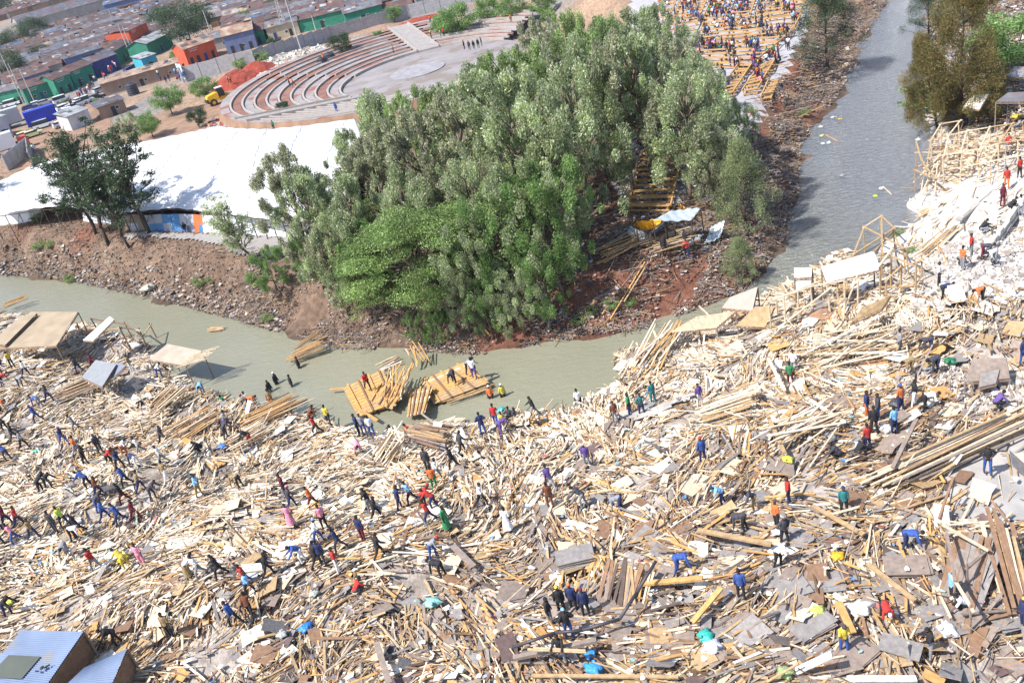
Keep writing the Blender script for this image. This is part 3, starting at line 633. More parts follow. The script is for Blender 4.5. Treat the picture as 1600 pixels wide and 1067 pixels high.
for x,y,L in ((62,388,14),(80,385,12),(110,440,14),(232,452,8),(312,445,16),(330,440,10),(405,445,24),(420,500,14),(700,500,20),(955,480,16),(985,475,13),(925,490,15),(60,345,14),(1255,180,12),(1405,370,14),(1425,395,12),(905,505,15),(150,160,8),(100,160,7)):
    T_('rD',x,y,L,None,name='weed_clump',group='green weeds sprouting on the banks',wf=1.3)
def plant():
    for v,x,y,L,lab,k in TR:
        if lab is None:
            w=k.get('name')=='weed_clump'
            s={'sA':'grey-green upright tree','sB':'tall slim grey-green tree','sC':'bushy silver-green tree','sD':'pale yellow-green tree','sE':'mid-green leafy tree','rD':'green weed clump'}[v]
            lab=unique(s,x,y-L*.6)
        else: LM.append((x,y-L*.6,'the '+' '.join(lab.split()[:4]) if False else 'the tree at '+('left' if x<500 else 'right'))) if False else None
        o=tree(v,x,y,L,lab,**k)
        if k.get('name')=='weed_clump': o['category']='weed'
# ================================================================ TOWN, ARENA, TENT
def landmark(px,py,ph): LM.append((px,py,ph))
for l in ((640,120,'the round arena'),(560,40,'the concrete fence'),(360,145,'the wheel loader'),(70,200,'the blue container'),(95,145,'the green shops'),(440,95,'the stone heap'),(300,260,'the white roof'),(1330,415,'the white roof sheet'),(700,590,'the right orange raft'),(580,610,'the left orange raft'),(60,1030,'the blue-grey tin roofs'),(60,510,'the brown board roof'),(285,550,'the overhanging platform'),(1545,680,'the long board stack'),(905,870,'the grey plywood stack'),(975,910,'the upright board bundle'),(1020,330,'the orange tarpaulin shelter'),(1500,340,'the white slab'),(1520,920,'the collapsed board wall'),(420,640,'the orange board bundle'),(220,60,'the long grey roof'),(200,70,'the orange-walled shop'),(430,75,'the slate-blue house')):
    landmark(*l)
mroofs={}
def roofm(n,c,w=.5): return mat('tin_roof_'+n,c,.55,.45,.5,.15,5,metal=0.,wave=w,wscale=2.2,stain=((c[0]*.55+.08,c[1]*.45+.03,c[2]*.4+.02),.35,.5))
RC={'rust':(.11,.065,.055),'brown':(.085,.06,.055),'grey':(.13,.13,.145),'pale':(.28,.3,.32),'blue':(.07,.12,.2),'green':(.06,.2,.15),'darkgrey':(.1,.1,.12),'tan':(.3,.22,.16)}
WC={'green':(.03,.2,.13),'orange':(.5,.09,.04),'slate-blue':(.12,.15,.27),'cream':(.42,.37,.27),'turquoise':(.05,.33,.45),'grey':(.32,.3,.28),'brown':(.2,.12,.08),'white':(.5,.5,.52),'navy':(.04,.05,.18),'mud':(.28,.19,.14)}
def wallm(n): return mat('wall_'+n.replace('-','_'),WC[n],.9,.15,.8,.1,6)
mdark=mat('dark_opening',(.02,.02,.025),.6); mwood=mat('raw_timber',(.5,.33,.17),.85,.25,4,.2,20); mglass=mat('window_glass',(.03,.04,.05),.15)
def house(x,y,z,w,d,h,rz,roof='rust',wall='mud',kind='gable',label='',doors=1,wins=1,over=.35,name='tin_roof_house',cat='house',group=None,text=0):
    r=empty(name,(x,y,z),rz)
    m=MB(); m.box((0,0,h/2-.5),(w,d,h+1)); 
    if kind=='gable':
        rise=d*.18
        m.add([(-w/2+.003,-d/2,h),(-w/2+.003,d/2,h),(-w/2+.003,0,h+rise),(w/2-.003,-d/2,h),(w/2-.003,d/2,h),(w/2-.003,0,h+rise)],[(0,1,2),(3,5,4),(0,2,5,3),(1,4,5,2)])
    m.build('wall',wallm(wall),r)
    t=.06; W2=w/2+over;D2=d/2+over
    q=MB()
    if kind=='gable':
        rise=d*.18; e=h+.05-over*.36
        for s in(-1,1):
            q.add([(-W2,s*D2,e),(W2,s*D2,e),(W2,0,h+rise+.05),(-W2,0,h+rise+.05),(-W2,s*D2,e+t),(W2,s*D2,e+t),(W2,0,h+rise+.05+t),(-W2,0,h+rise+.05+t)],[(0,1,2,3),(4,5,6,7),(0,1,5,4),(1,2,6,5),(3,0,4,7)])
    else:
        z0,z1=h+.03,h+.03+d*.14
        q.add([(-W2,-D2,z0),(W2,-D2,z0),(W2,D2,z1),(-W2,D2,z1),(-W2,-D2,z0+t),(W2,-D2,z0+t),(W2,D2,z1+t),(-W2,D2,z1+t)],[(0,1,2,3),(4,5,6,7),(0,1,5,4),(1,2,6,5),(2,3,7,6),(3,0,4,7)])
    rf=q.build('roof',roofm(roof,RC[roof]),r)
    # loose overlapping sheets and stones weighing the tin down
    for i in range(int(w*d/8)):
        u=rnd.uniform(-.42,.42)*w; v=rnd.uniform(-.42,.42)*d
        zz=(h+.05+d*.18*(1-abs(v)/(d/2)) if kind=='gable' else h+.03+d*.14*(v+D2)/(2*D2))+.13
        sl=(-math.atan(.36)*(1 if v>0 else -1) if kind=='gable' else math.atan(.14*d/(2*D2)))
        MB().box((u,v,zz),(rnd.uniform(.9,2.4),rnd.uniform(.8,1.6),.03),rx=sl).build('patch_sheet',roofm(*(lambda k:(k,RC[k]))(rnd.choice(['pale','grey','rust','brown','tan']))),rf) if i<6 else None
    for i in range(doors):
        u=(i+.5)/doors*w-w/2+rnd.uniform(-.3,.3); dd=MB().box((u,-d/2-.02,1.0),(.9,.07,2.)).build('door',mdark if rnd.random()<.7 else wallm('navy'),r)
    for i in range(wins):
        u=(i+.5)/max(wins,1)*w-w/2+rnd.uniform(.7,1.1); 
        if abs(u)<w/2-.6: 
            f=MB().box((u,-d/2-.015,1.55),(.85,.05,.75)).build('window',mat('frame_paint',(.5,.5,.48),.7),r); MB().box((u,-d/2-.045,1.55),(.68,.03,.58)).build('pane',mglass,f)
    if text:   # white lettering over the doors
        mt=mat('white_lettering',(.75,.75,.72),.8); x0=-w*.36
        for row in range(2):
            for i in range(7-row*2):
                u=x0+i*.42+row*.4; MB().box((u,-d/2-.03,h-.5-row*.5),(.07,.02,rnd.uniform(.2,.32))).box((u+.13,-d/2-.032,h-.5-row*.5+rnd.uniform(-.1,.1)),(rnd.uniform(.1,.2),.02,.06)).box((u+.24,-d/2-.034,h-.5-row*.5),(.06,.02,rnd.uniform(.12,.3))).build('lettering',mt,r)
    tag(r,label,cat,group); return r
def hpx(pxl,pxr,depth,h,**k):
    """house whose front wall foot runs between two photo points"""
    a=gnd(*pxl);b=gnd(*pxr); w=math.dist(a[:2],b[:2]); rz=math.atan2(b[1]-a[1],b[0]-a[0])
    cx,cy=(a[0]+b[0])/2-math.sin(rz)*depth/2,(a[1]+b[1])/2+math.cos(rz)*depth/2
    return house(cx,cy,min(a[2],b[2]),w,depth,h,rz,**k)
hpx((45,163),(92,148),8,4.2,roof='brown',wall='green',label='green-walled shop with rusty roof, longest of the green row',doors=3,wins=3,name='shop_building',cat='shop',text=1)
hpx((93,150),(118,140),7,4.5,roof='brown',wall='green',label='green-walled shop in the middle of the green row',doors=2,wins=1,name='shop_building',cat='shop',text=1)
hpx((119,138),(152,124),7,4.6,roof='rust',wall='green',label='green-walled shop at the right end of the green row',doors=2,wins=2,name='shop_building',cat='shop',text=1)
hpx((0,170),(43,160),7,4.2,roof='grey',wall='green',label='turquoise-green shop at the left edge of the photo',doors=2,wins=2,name='shop_building',cat='shop')
hpx((153,122),(190,108),8,4.5,roof='darkgrey',wall='navy',label='dark navy shop with wide roof where the road narrows',doors=3,wins=0,name='shop_building',cat='shop')
hpx((183,106),(212,86),6,4.5,roof='brown',wall='green',label='green shed below the orange-walled shop on the road',doors=1,wins=1,name='shop_building',cat='shop')
hpx((212,80),(240,66),9,6.5,roof='rust',wall='orange',label='tall orange-walled shop with white lettering above the road',doors=1,wins=1,name='shop_building',cat='shop',text=1,kind='shed')
hpx((236,90),(272,72),7,4.2,roof='pale',wall='green',label='green shop with white roof at the road bend',doors=1,wins=1,name='shop_building',cat='shop')
hpx((228,112),(250,104),5,3.6,roof='pale',wall='turquoise',label='turquoise kiosk with pale roof beside the motorbikes',doors=1,wins=1,name='kiosk',cat='kiosk',kind='shed')
hpx((296,104),(342,88),8,4.6,roof='tan',wall='orange',label='orange-red shop with white lettering behind the concrete fence',doors=4,wins=0,name='shop_building',cat='shop',text=1)
hpx((357,86),(403,74),9,5.,roof='tan',wall='slate-blue',label='slate-blue house with brown tin roof behind the concrete fence',doors=3,wins=1)
hpx((114,205),(146,192),4.5,3.0,roof='pale',wall='white',label='white block house with one window below the parked cars',doors=0,wins=1,kind='shed')
hpx((160,188),(200,174),4.5,2.6,roof='darkgrey',wall='mud',label='low mud-brown block hut behind the white roof',doors=1,wins=1,kind='shed')
hpx((164,152),(285,118),5,3.4,roof='tan',wall='mud',label='long brown block building along the road with flat tin roof',doors=1,wins=3,kind='shed',name='long_building',cat='building')
hpx((0,222),(22,212),7,4.5,roof='pale',wall='white',label='pale blue-white house at the left edge below the grey truck',doors=1,wins=1,kind='shed')
hpx((38,58),(235,0),16,6,roof='darkgrey',wall='grey',label='very long grey-roofed hall crossing the top left of the photo',doors=6,wins=8,name='long_hall',cat='hall')
hpx((170,30),(232,14),7,6,roof='blue',wall='slate-blue',label='blue-walled row house under the long grey hall',doors=4,wins=4)
# the packed tin roofs
def slum():
    cnt=0; placed=[]
    for rz,xs,ys in ((R_(27),(-330,-60),(255,760)),(R_(3),(-80,60),(276,560))):
        y=ys[0]
        y=0
        for j in range(0,60):
            x=0
            yy=j*rnd.uniform(8.6,9.2)
            k=-22*10.
            while k<260:
                w=rnd.uniform(6,14); d=rnd.uniform(5.6,7.4)
                ox,oy=(-92,262) if rz>.2 else (-40,279)
                X=ox+(k+w/2)*math.cos(rz)-yy*math.sin(rz);Y=oy+(k+w/2)*math.sin(rz)+yy*math.cos(rz)
                k+=w+rnd.uniform(.2,1.4)
                if not(ys[0]<=Y<=ys[1]): continue
                if rz>.2 and X>-62-(Y-262)*.05: continue
                if rz<.2 and X<-60-(Y-270)*.12: continue
                z=h1(X,Y); px,py=pix(X,Y,z+2)
                if not(-25<px<960 and -22<py<170): continue
                if rz>.2 and (py>139-px*.33 or (px>225 and py>62)): continue
                if rz<.2 and Y<277+3: continue
                if rz<.2 and px<405 and py>70-(px-300)*.1: continue
                if abs((py-(48-px*.27)))<19 and px<245: continue
                if px>700 and Y<300: continue
                placed.append((X,Y,z,w,d,rz,px,py))
    # nearest first, at most 290
    placed.sort(key=lambda p:p[1])
    for X,Y,z,w,d,rz,px,py in placed[:285]:
        rf=rnd.choice(['rust','rust','brown','brown','rust','grey','tan','blue' if rnd.random()<.4 else 'brown','grey','darkgrey']); wl=rnd.choice(['mud','grey','brown','cream','slate-blue','green','mud','white'])
        rfn={'rust':'rust-red','brown':'brown','grey':'grey','tan':'tan','pale':'pale','blue':'blue','darkgrey':'dark grey'}[rf]
        base=('long ' if w>12 else 'small ' if w<9 else '')+rfn+' tin roof over '+wl+' walls'
        house(X,Y,z,w,d,rnd.uniform(2.6,3.8),rz+R_(rnd.uniform(-6,6)),roof=rf,wall=wl,kind=rnd.choice(['gable','gable','shed']),label=unique(base,px,py),doors=rnd.randint(1,2) if Y<420 else 0,wins=1 if Y<420 else 0,group='packed tin-roofed houses of the far township')
slum()
# ---- concrete panel fence
def fence(pts,hh,label,name='concrete_panel_fence',step=3.4,m=None):
    r=empty(name,gnd(*pts[0])); O=Vector(r.location); m=m or mat('precast_concrete',(.36,.35,.36),.9,.15,1,.2,8); k=0
    for a,b in zip(pts[:-1],pts[1:]):
        A=Vector(gnd(*a));B=Vector(gnd(*b)); n=max(1,round((B-A).length/step)); rz=math.atan2(B.y-A.y,B.x-A.x)
        for i in range(n+1):
            P=A.lerp(B,i/n)-O
            MB().box((P.x,P.y,P.z+hh/2-.3),(.26,.26,hh+.8),rz=rz).build('post',m,r)
            if i<n:
                Q=A.lerp(B,(i+1)/n)-O; c=(P+Q)/2; mm=MB(); L=(Q-P).length-.26
                for s in range(5): mm.box((c.x,c.y,c.z-.4+(s+.5)*(hh+.4)/5),(L,.09 if s%2 else .1,(hh+.4)/5-.03),rz=rz)
                mm.build('panel',m,r)
    return tag(r,label,'fence')
fence([(287,129),(400,101),(520,62),(640,28),(760,-2)],3.4,'long grey precast concrete fence between the arena and the shops',step=4.4)
fence([(14,268),(50,238),(54,262)],3.,'short grey block wall behind the left corner of the white roof')
mpole=mat('pole_grey',(.42,.42,.42),.8)
def upole(px,py,L,label,arm=1,name='utility_pole',lat=False):
    p=gnd(px,py); h=tall(p,L); r=empty(name,p)
    if lat:
        m=MB(); w=.9
        for sx in(-1,1):
            for sy in(-1,1): m.tube((sx*w,sy*w,0),(sx*.25,sy*.25,h),.09,.06,5)
        m.build('legs',mpole,r); m=MB(); n=9
        for i in range(n):
            t0,t1=i/n,(i+1)/n; a=w+(.25-w)*t0;b=w+(.25-w)*t1
            for s in((1,1,-1,1),(-1,1,-1,-1),(-1,-1,1,-1),(1,-1,1,1)):
                m.tube((s[0]*a,s[1]*a,h*t0),(s[2]*b,s[3]*b,h*t1),.045,.045,4); m.tube((s[0]*b,s[1]*b,h*t1),(s[2]*b,s[3]*b,h*t1),.04,.04,4)
        m.build('bracing',mpole,r)
    else: MB().tube((0,0,-.3),(0,0,h),.17,.11,8).build('pole',mpole,r)
    for i in range(arm):
        a=MB().box((0,0,h-.5-i*.8),(2.2,.12,.12)).build('crossarm',mbark2,r)
        for u in(-.95,0,.95): MB().tube((u,0,h-.44-i*.8),(u,0,h-.2-i*.8),.06,.05,6).build('insulator',mpole,a)
    return tag(r,label,'pole')
upole(37,162,88,'tall pale pole left of the green shops, left of a close pair'); upole(43,165,72,'pale pole close behind the tall one left of the green shops'); upole(55,162,58,'thin pole before the green shops',arm=1)
upole(35,118,45,'thin pole at the left edge above the green shops'); upole(12,138,40,'short thin pole at the left edge of the photo'); upole(118,82,38,'thin pole among the rusty roofs, centre left'); upole(207,95,60,'left pole of the pair at the orange shop'); upole(211,91,55,'right pole of the pair at the orange shop')
upole(66,48,20,'small far pole before the long grey hall, left'); upole(62,55,18,'small far pole by the left end of the long grey hall'); upole(180,42,30,'thin far pole among roofs below the blue row house'); upole(337,73,60,'pole standing behind the tan roof of the orange-red shop'); upole(472,83,95,'tall pale lamp pole at the concrete fence',arm=0,name='lamp_pole')
upole(449,57,62,'grey lattice mast behind the concrete fence',lat=True,arm=0,name='lattice_mast'); upole(320,20,22,'far thin pole at the top beside the dark tree'); upole(250,62,34,'lattice pole cluster by the dark tree',arm=2); upole(495,52,28,'short pole behind the concrete fence, right of the mast')
# ---- vehicles
def tyre(r,x,y,R1=.34,w=.24,rim=True):
    t=MB().tube((x,y-w/2,R1),(x,y+w/2,R1),R1,R1,16).build('wheel',mat('rubber',(.02,.02,.02),.9),r)
    MB().tube((x,y-w/2-.015,R1),(x,y+w/2+.015,R1),R1*.55,R1*.55,12).build('rim',mat('alloy',(.45,.45,.47),.4,metal=.6),t)
def loft(m,prof,hw,inset=0.):
    """side profile (x,z) extruded across y with the top pulled in"""
    n=len(prof); zs=[p[1] for p in prof]; z0,z1=min(zs),max(zs)
    for s in(-1,1): pass
    vs=[(x,-(hw-inset*(z-z0)/(z1-z0+1e-6)),z) for x,z in prof]+[(x,(hw-inset*(z-z0)/(z1-z0+1e-6)),z) for x,z in prof]
    m.add(vs,[tuple(range(n)),tuple(range(n,2*n))[::-1]]+[(i,n+i,n+(i+1)%n,(i+1)%n) for i in range(n)])
    return m
def car(px,py,rz,colr,label,kind='car',sc=1.,group='vehicles queueing on the far road'):
    p=gnd(px,py); r=empty('parked_'+kind,(p[0],p[1],p[2]+.06),R_(rz)); r.scale=(sc,)*3
    paint=mat('paint_'+colr,{'white':(.75,.75,.77),'silver':(.4,.42,.45),'navy':(.04,.06,.2),'black':(.03,.03,.035),'grey':(.2,.21,.23),'blue':(.08,.15,.4),'yellowish':(.6,.6,.3)}[colr],.3,.03)
    van=kind=='van'; L=2.2 if not van else 2.4
    b=loft(MB(),[(-L,.35),(L,.35),(L+.02,.75),(L-.15,.92),(1.1,1.02),(-L+.1,1.05),(-L,.8)],.87,.06).build('body',paint,r)
    top=1.5 if not van else 2.0
    loft(MB(),[(1.05,1.0),(.45 if not van else 1.2,top-.06),(-.2,top),(-1.6 if not van else -2.2,top-.04),(-2.05 if not van else -2.32,1.0)],.80,.14).build('window_glass',mat('car_glass',(.02,.025,.03),.08),r)
    loft(MB(),[(.42 if not van else 1.15,top-.05),(-.2,top+.02),(-1.62 if not van else -2.2,top-.02),(-1.62,top-.08),(.42,top-.1)],.70,.02).build('roof_panel',paint,r)
    for x in(-1.35,1.35):
        for y in(-.78,.78): tyre(r,x,y)
    for y in(-.6,.6):
        MB().box((L,y,.7),(.06,.34,.16)).build('headlight',mat('lamp_glass',(.8,.8,.75),.1),r); MB().box((-L+.0,y,.75),(.06,.26,.2)).build('tail_light',mat('tail_red',(.5,.02,.02),.3),r)
    return tag(r,label,kind,group)
for i,(x,y,a,c,k) in enumerate([(60,166,25,'white','car'),(72,164,25,'silver','car'),(12,168,10,'silver','car'),(20,166,10,'white','van'),(98,160,30,'white','van'),(104,172,35,'white','car'),(116,172,38,'silver','car'),(126,166,40,'white','car'),(112,177,35,'white','car'),(134,163,38,'white','van'),(152,157,35,'black','car'),(158,144,45,'silver','car'),(176,130,50,'blue','car'),(190,122,50,'navy','car'),(205,112,50,'navy','car'),(212,108,52,'black','car'),(70,200,20,'white','van'),(100,198,30,'white','car'),(42,216,25,'yellowish','car'),(54,214,25,'yellowish','car'),(40,240,35,'white','car'),(34,246,30,'silver','car'),(15,178,10,'white','car'),(8,186,12,'silver','car'),(48,172,25,'navy','car'),(226,88,50,'white','van'),(30,232,30,'black','car'),(84,172,25,'grey','car'),(262,116,14,'white','van'),(220,117,12,'white','van')]):
    car(x,y,a,c,unique(('parked ' if k=='car' else '')+c+' '+k+' on the far road',x,y),k,.95)
def truck(px,py,rz,boxc,cabc,label,L=8,hb=2.6,ribs=True):
    p=gnd(px,py); r=empty('box_truck',(p[0],p[1],p[2]+.06),R_(rz)); pm=mat('truck_'+boxc,{'blue':(.02,.04,.42),'grey':(.42,.44,.47),'white':(.75,.77,.8)}[boxc],.5,.1); cm=mat('truck_'+cabc,{'white':(.7,.7,.72),'grey':(.4,.4,.4),'red':(.5,.05,.04)}[cabc],.4,.05)
    m=MB().box((-L/2+1,0,1.1+hb/2),(L,2.4,hb))
    if ribs:
        for i in range(int(L/.6)): 
            x=-L+1.3+i*.6
            for s in(-1,1): m.box((x,s*1.215,1.1+hb/2),(.2,.05,hb-.25))
    m.build('cargo_box',pm,r); MB().box((-L/2+1.3,0,.95),(L+.8,.9,.24)).build('chassis',mdark,r)
    c=loft(MB(),[(1.5,.5),(3.4,.5),(3.5,1.4),(3.2,2.5),(1.5,2.6)],1.15,.08).build('cab',cm,r); MB().box((3.37,0,1.95),(.1,1.9,.75),ry=-.25).build('windscreen',mat('car_glass',(.02,.025,.03),.08),c)
    for x in(2.5,-L+2,-L+3.1):
        for y in(-1.02,1.02): tyre(r,x,y,.5,.32)
    for y in(-.8,.8): MB().box((3.5,y,.85),(.06,.35,.2)).build('headlight',mat('lamp_glass',(.8,.8,.75),.1),r)
    return tag(r,label,'truck')
truck(88,193,25,'blue','white','blue ribbed container on a truck among the parked cars',6.5,3.); truck(32,197,22,'grey','white','long grey panel-sided truck left of the blue container',9,3.2)
truck(22,238,25,'white','red','white box truck at the left edge above the white roof',6,3.,False); truck(-3,205,20,'white','white','white truck cut by the left edge',6,2.6,False)
# wheel loader
def loader():
    p=gnd(350,160); r=empty('wheel_loader',p,R_(24)); Y=mat('loader_yellow',(.75,.42,.02),.45,.1); K=mat('loader_black',(.03,.03,.03),.6)
    loft(MB(),[(-3.4,1.0),(-.8,1.0),(-.8,2.5),(-1.2,2.6),(-3.2,2.3),(-3.5,1.6)],.95,.15).build('engine_hood',Y,r); MB().box((-3.5,0,1.25),(.3,2.2,.8)).build('counterweight',K,r)
    cb=loft(MB(),[(-.9,1.5),(.7,1.5),(.75,2.4),(.45,3.35),(-.8,3.35)],.75,.1).build('cab',mat('car_glass',(.02,.025,.03),.08),r); MB().box((-.15,0,3.42),(1.6,1.6,.14)).build('cab_roof',mat('loader_roof',(.55,.55,.5),.5),cb)
    loft(MB(),[(-.6,.8),(1.9,.8),(1.9,1.5),(.6,1.6),(-.6,1.5)],.6,.05).build('front_frame',Y,r)
    for s in(-.55,.55): MB().tube((1.1,s,1.7),(3.2,s,.75),.14,.12,6).tube((1.0,s,1.0),(2.2,s,1.15),.09,.07,6).build('lift_arm',Y,r)
    loft(MB(),[(3.1,.15),(4.2,.1),(3.5,.35),(3.35,1.15),(3.7,1.3),(3.05,1.2)],1.45,0).build('bucket',Y,r)
    for x in(-2.3,1.5):
        for y in(-1.05,1.05):
            t=MB().tube((x,y-.28,.78),(x,y+.28,.78),.78,.78,18).build('wheel',K,r); MB().tube((x,y-.3,.78),(x,y+.3,.78),.38,.38,12).build('rim',Y,t)
    tag(r,'yellow wheel loader with black cab working on the red-brown dirt','loader'); r.scale=(.9,.9,.9)
loader()
def tank(px,py,rr,hh,label,base=0.):
    p=gnd(px,py); r=empty('water_tank',(p[0],p[1],p[2]+base)); m=MB(); K=mat('tank_black',(.03,.035,.05),.5,.1)
    prof=[(rr,0),(rr*1.02,hh*.1),(rr*.98,hh*.15),(rr*1.02,hh*.3),(rr*.98,hh*.35),(rr*1.02,hh*.5),(rr*.98,hh*.55),(rr*1.02,hh*.7),(rr*.98,hh*.75),(rr,hh*.88),(rr*.6,hh),(rr*.3,hh*1.02)]
    for a,b in zip(prof[:-1],prof[1:]): m.tube((0,0,a[1]),(0,0,b[1]),a[0],b[0],20,cap=False)
    m.tube((0,0,0),(0,0,.02),rr,rr,20); m.build('tank_body',K,r,True); MB().tube((0,0,hh),(0,0,hh*1.08),rr*.32,rr*.3,14).build('lid',K,r)
    return tag(r,label,'water tank')
tank(506,106,1.05,2.1,'left of two black water tanks beside the arena'); tank(518,100,1.15,2.3,'right of two black water tanks beside the arena'); tank(210,148,1.3,2.6,'black water tank on the long brown block building')
# heaps
def heap(px,py,rx,ry,hz,m,label,name,cat,stones=0,seed=0,rz=0.):
    p=gnd(px,py); n=26; q=np.linspace(-1,1,n); A,B=np.meshgrid(q,q); rr=np.sqrt(A*A+B*B)
    z=np.clip(1-rr,0,1)**.8*(1+.5*vnoise(A*3+seed,B*3,1.))*hz-.25+vnoise(A*9,B*9+seed,1.)*.12*hz
    i=np.arange(n*n).reshape(n,n); f=np.stack([i[:-1,:-1],i[:-1,1:],i[1:,1:],i[1:,:-1]],-1).reshape(-1,4)
    ca,sa=math.cos(rz),math.sin(rz); X=A.ravel()*rx;Y=B.ravel()*ry
    o=npmesh(name,np.stack([X*ca-Y*sa,X*sa+Y*ca,z.ravel()],-1),f,m,smooth=False); o.location=p
    return tag(o,label,cat)
mred2=mat('red_earth',(.24,.04,.022),.95,.3,.8,.6,4)
heap(372,128,6.5,8,3.0,mred2,'dark red soil heap behind the loader, left part','soil_heap','soil heap'); heap(402,116,6,8,2.8,mred2,'dark red soil heap between the loader and the stone heap','soil_heap','soil heap',seed=3)
heap(600,68,11,8,1.6,mred2,'low red soil heap left of the arena ramp','soil_heap','soil heap',seed=5); heap(660,42,10,10,2.4,mred2,'red soil heap at the fence above the arena ramp','soil_heap','soil heap',seed=8)
def chunks(n,fx,fy,size,cols,name,mm,label=None,dz=.0,group=None,kind='stuff'):
    """n irregular stones; fx/fy arrays of world positions"""
    r=rg; base=np.array([(-1,-1,-1),(1,-1,-1),(1,1,-1),(-1,1,-1),(-1,-1,1),(1,-1,1),(1,1,1),(-1,1,1)],float)
    V=base[None]*(.5+.35*r.random((n,8,1)))*(np.array(size)[None,None]*(.4+r.random((n,1,1))**2*1.2))*(.6+.8*r.random((n,1,3)))/2
    a=r.random(n)*6.28; ca,sa=np.cos(a),np.sin(a); t=r.normal(size=n)*.5; ct,st=np.cos(t),np.sin(t)
    y=V[...,1]*ct[:,None]-V[...,2]*st[:,None]; z=V[...,1]*st[:,None]+V[...,2]*ct[:,None]; x=V[...,0]
    X=x*ca[:,None]-y*sa[:,None];Y=x*sa[:,None]+y*ca[:,None]
    Z=height(fx,fy)+dz
    P=np.stack([X+fx[:,None],Y+fy[:,None],z+np.asarray(Z)[:,None]],-1).reshape(-1,3)
    f=np.array([(0,3,2,1),(4,5,6,7),(0,1,5,4),(1,2,6,5),(2,3,7,6),(3,0,4,7)])[None]+(np.arange(n)*8)[:,None,None]
    c=np.repeat(np.array(cols)[r.integers(0,len(cols),n)]*(.7+.6*r.random((n,1))),8,0)
    return tag(npmesh(name,P,f.reshape(-1,4),mm,col=c),label,None,group,kind)
mstone=mat('broken_stone',(.5,.5,.5),.9,.2,3,attr=True)
def inpx(poly,n,world=False,spread=None):
    P=np.array([gnd(*p)[:2] for p in poly]); x0,y0=P.min(0);x1,y1=P.max(0); X=[];Y=[]
    while len(X)<n:
        a=rg.uniform(x0,x1,4*n);b=rg.uniform(y0,y1,4*n);k=inpoly(P,a,b); X+=list(a[k]);Y+=list(b[k])
    return np.array(X[:n]),np.array(Y[:n])
x,y=inpx([(405,105),(430,92),(500,75),(515,82),(490,98),(440,118),(405,125)],1700); chunks(1700,x,y,(1.,1.,.9),[(.35,.33,.3),(.45,.42,.38),(.28,.22,.18)],'stone_rubble',mstone,dz=.3)
x,y=inpx([(330,190),(400,175),(400,185),(345,205),(325,205)],300); chunks(300,x,y,(.9,.9,.7),[(.35,.33,.3),(.3,.2,.15),(.3,.07,.05)],'brick_rubble',mstone,dz=.1)
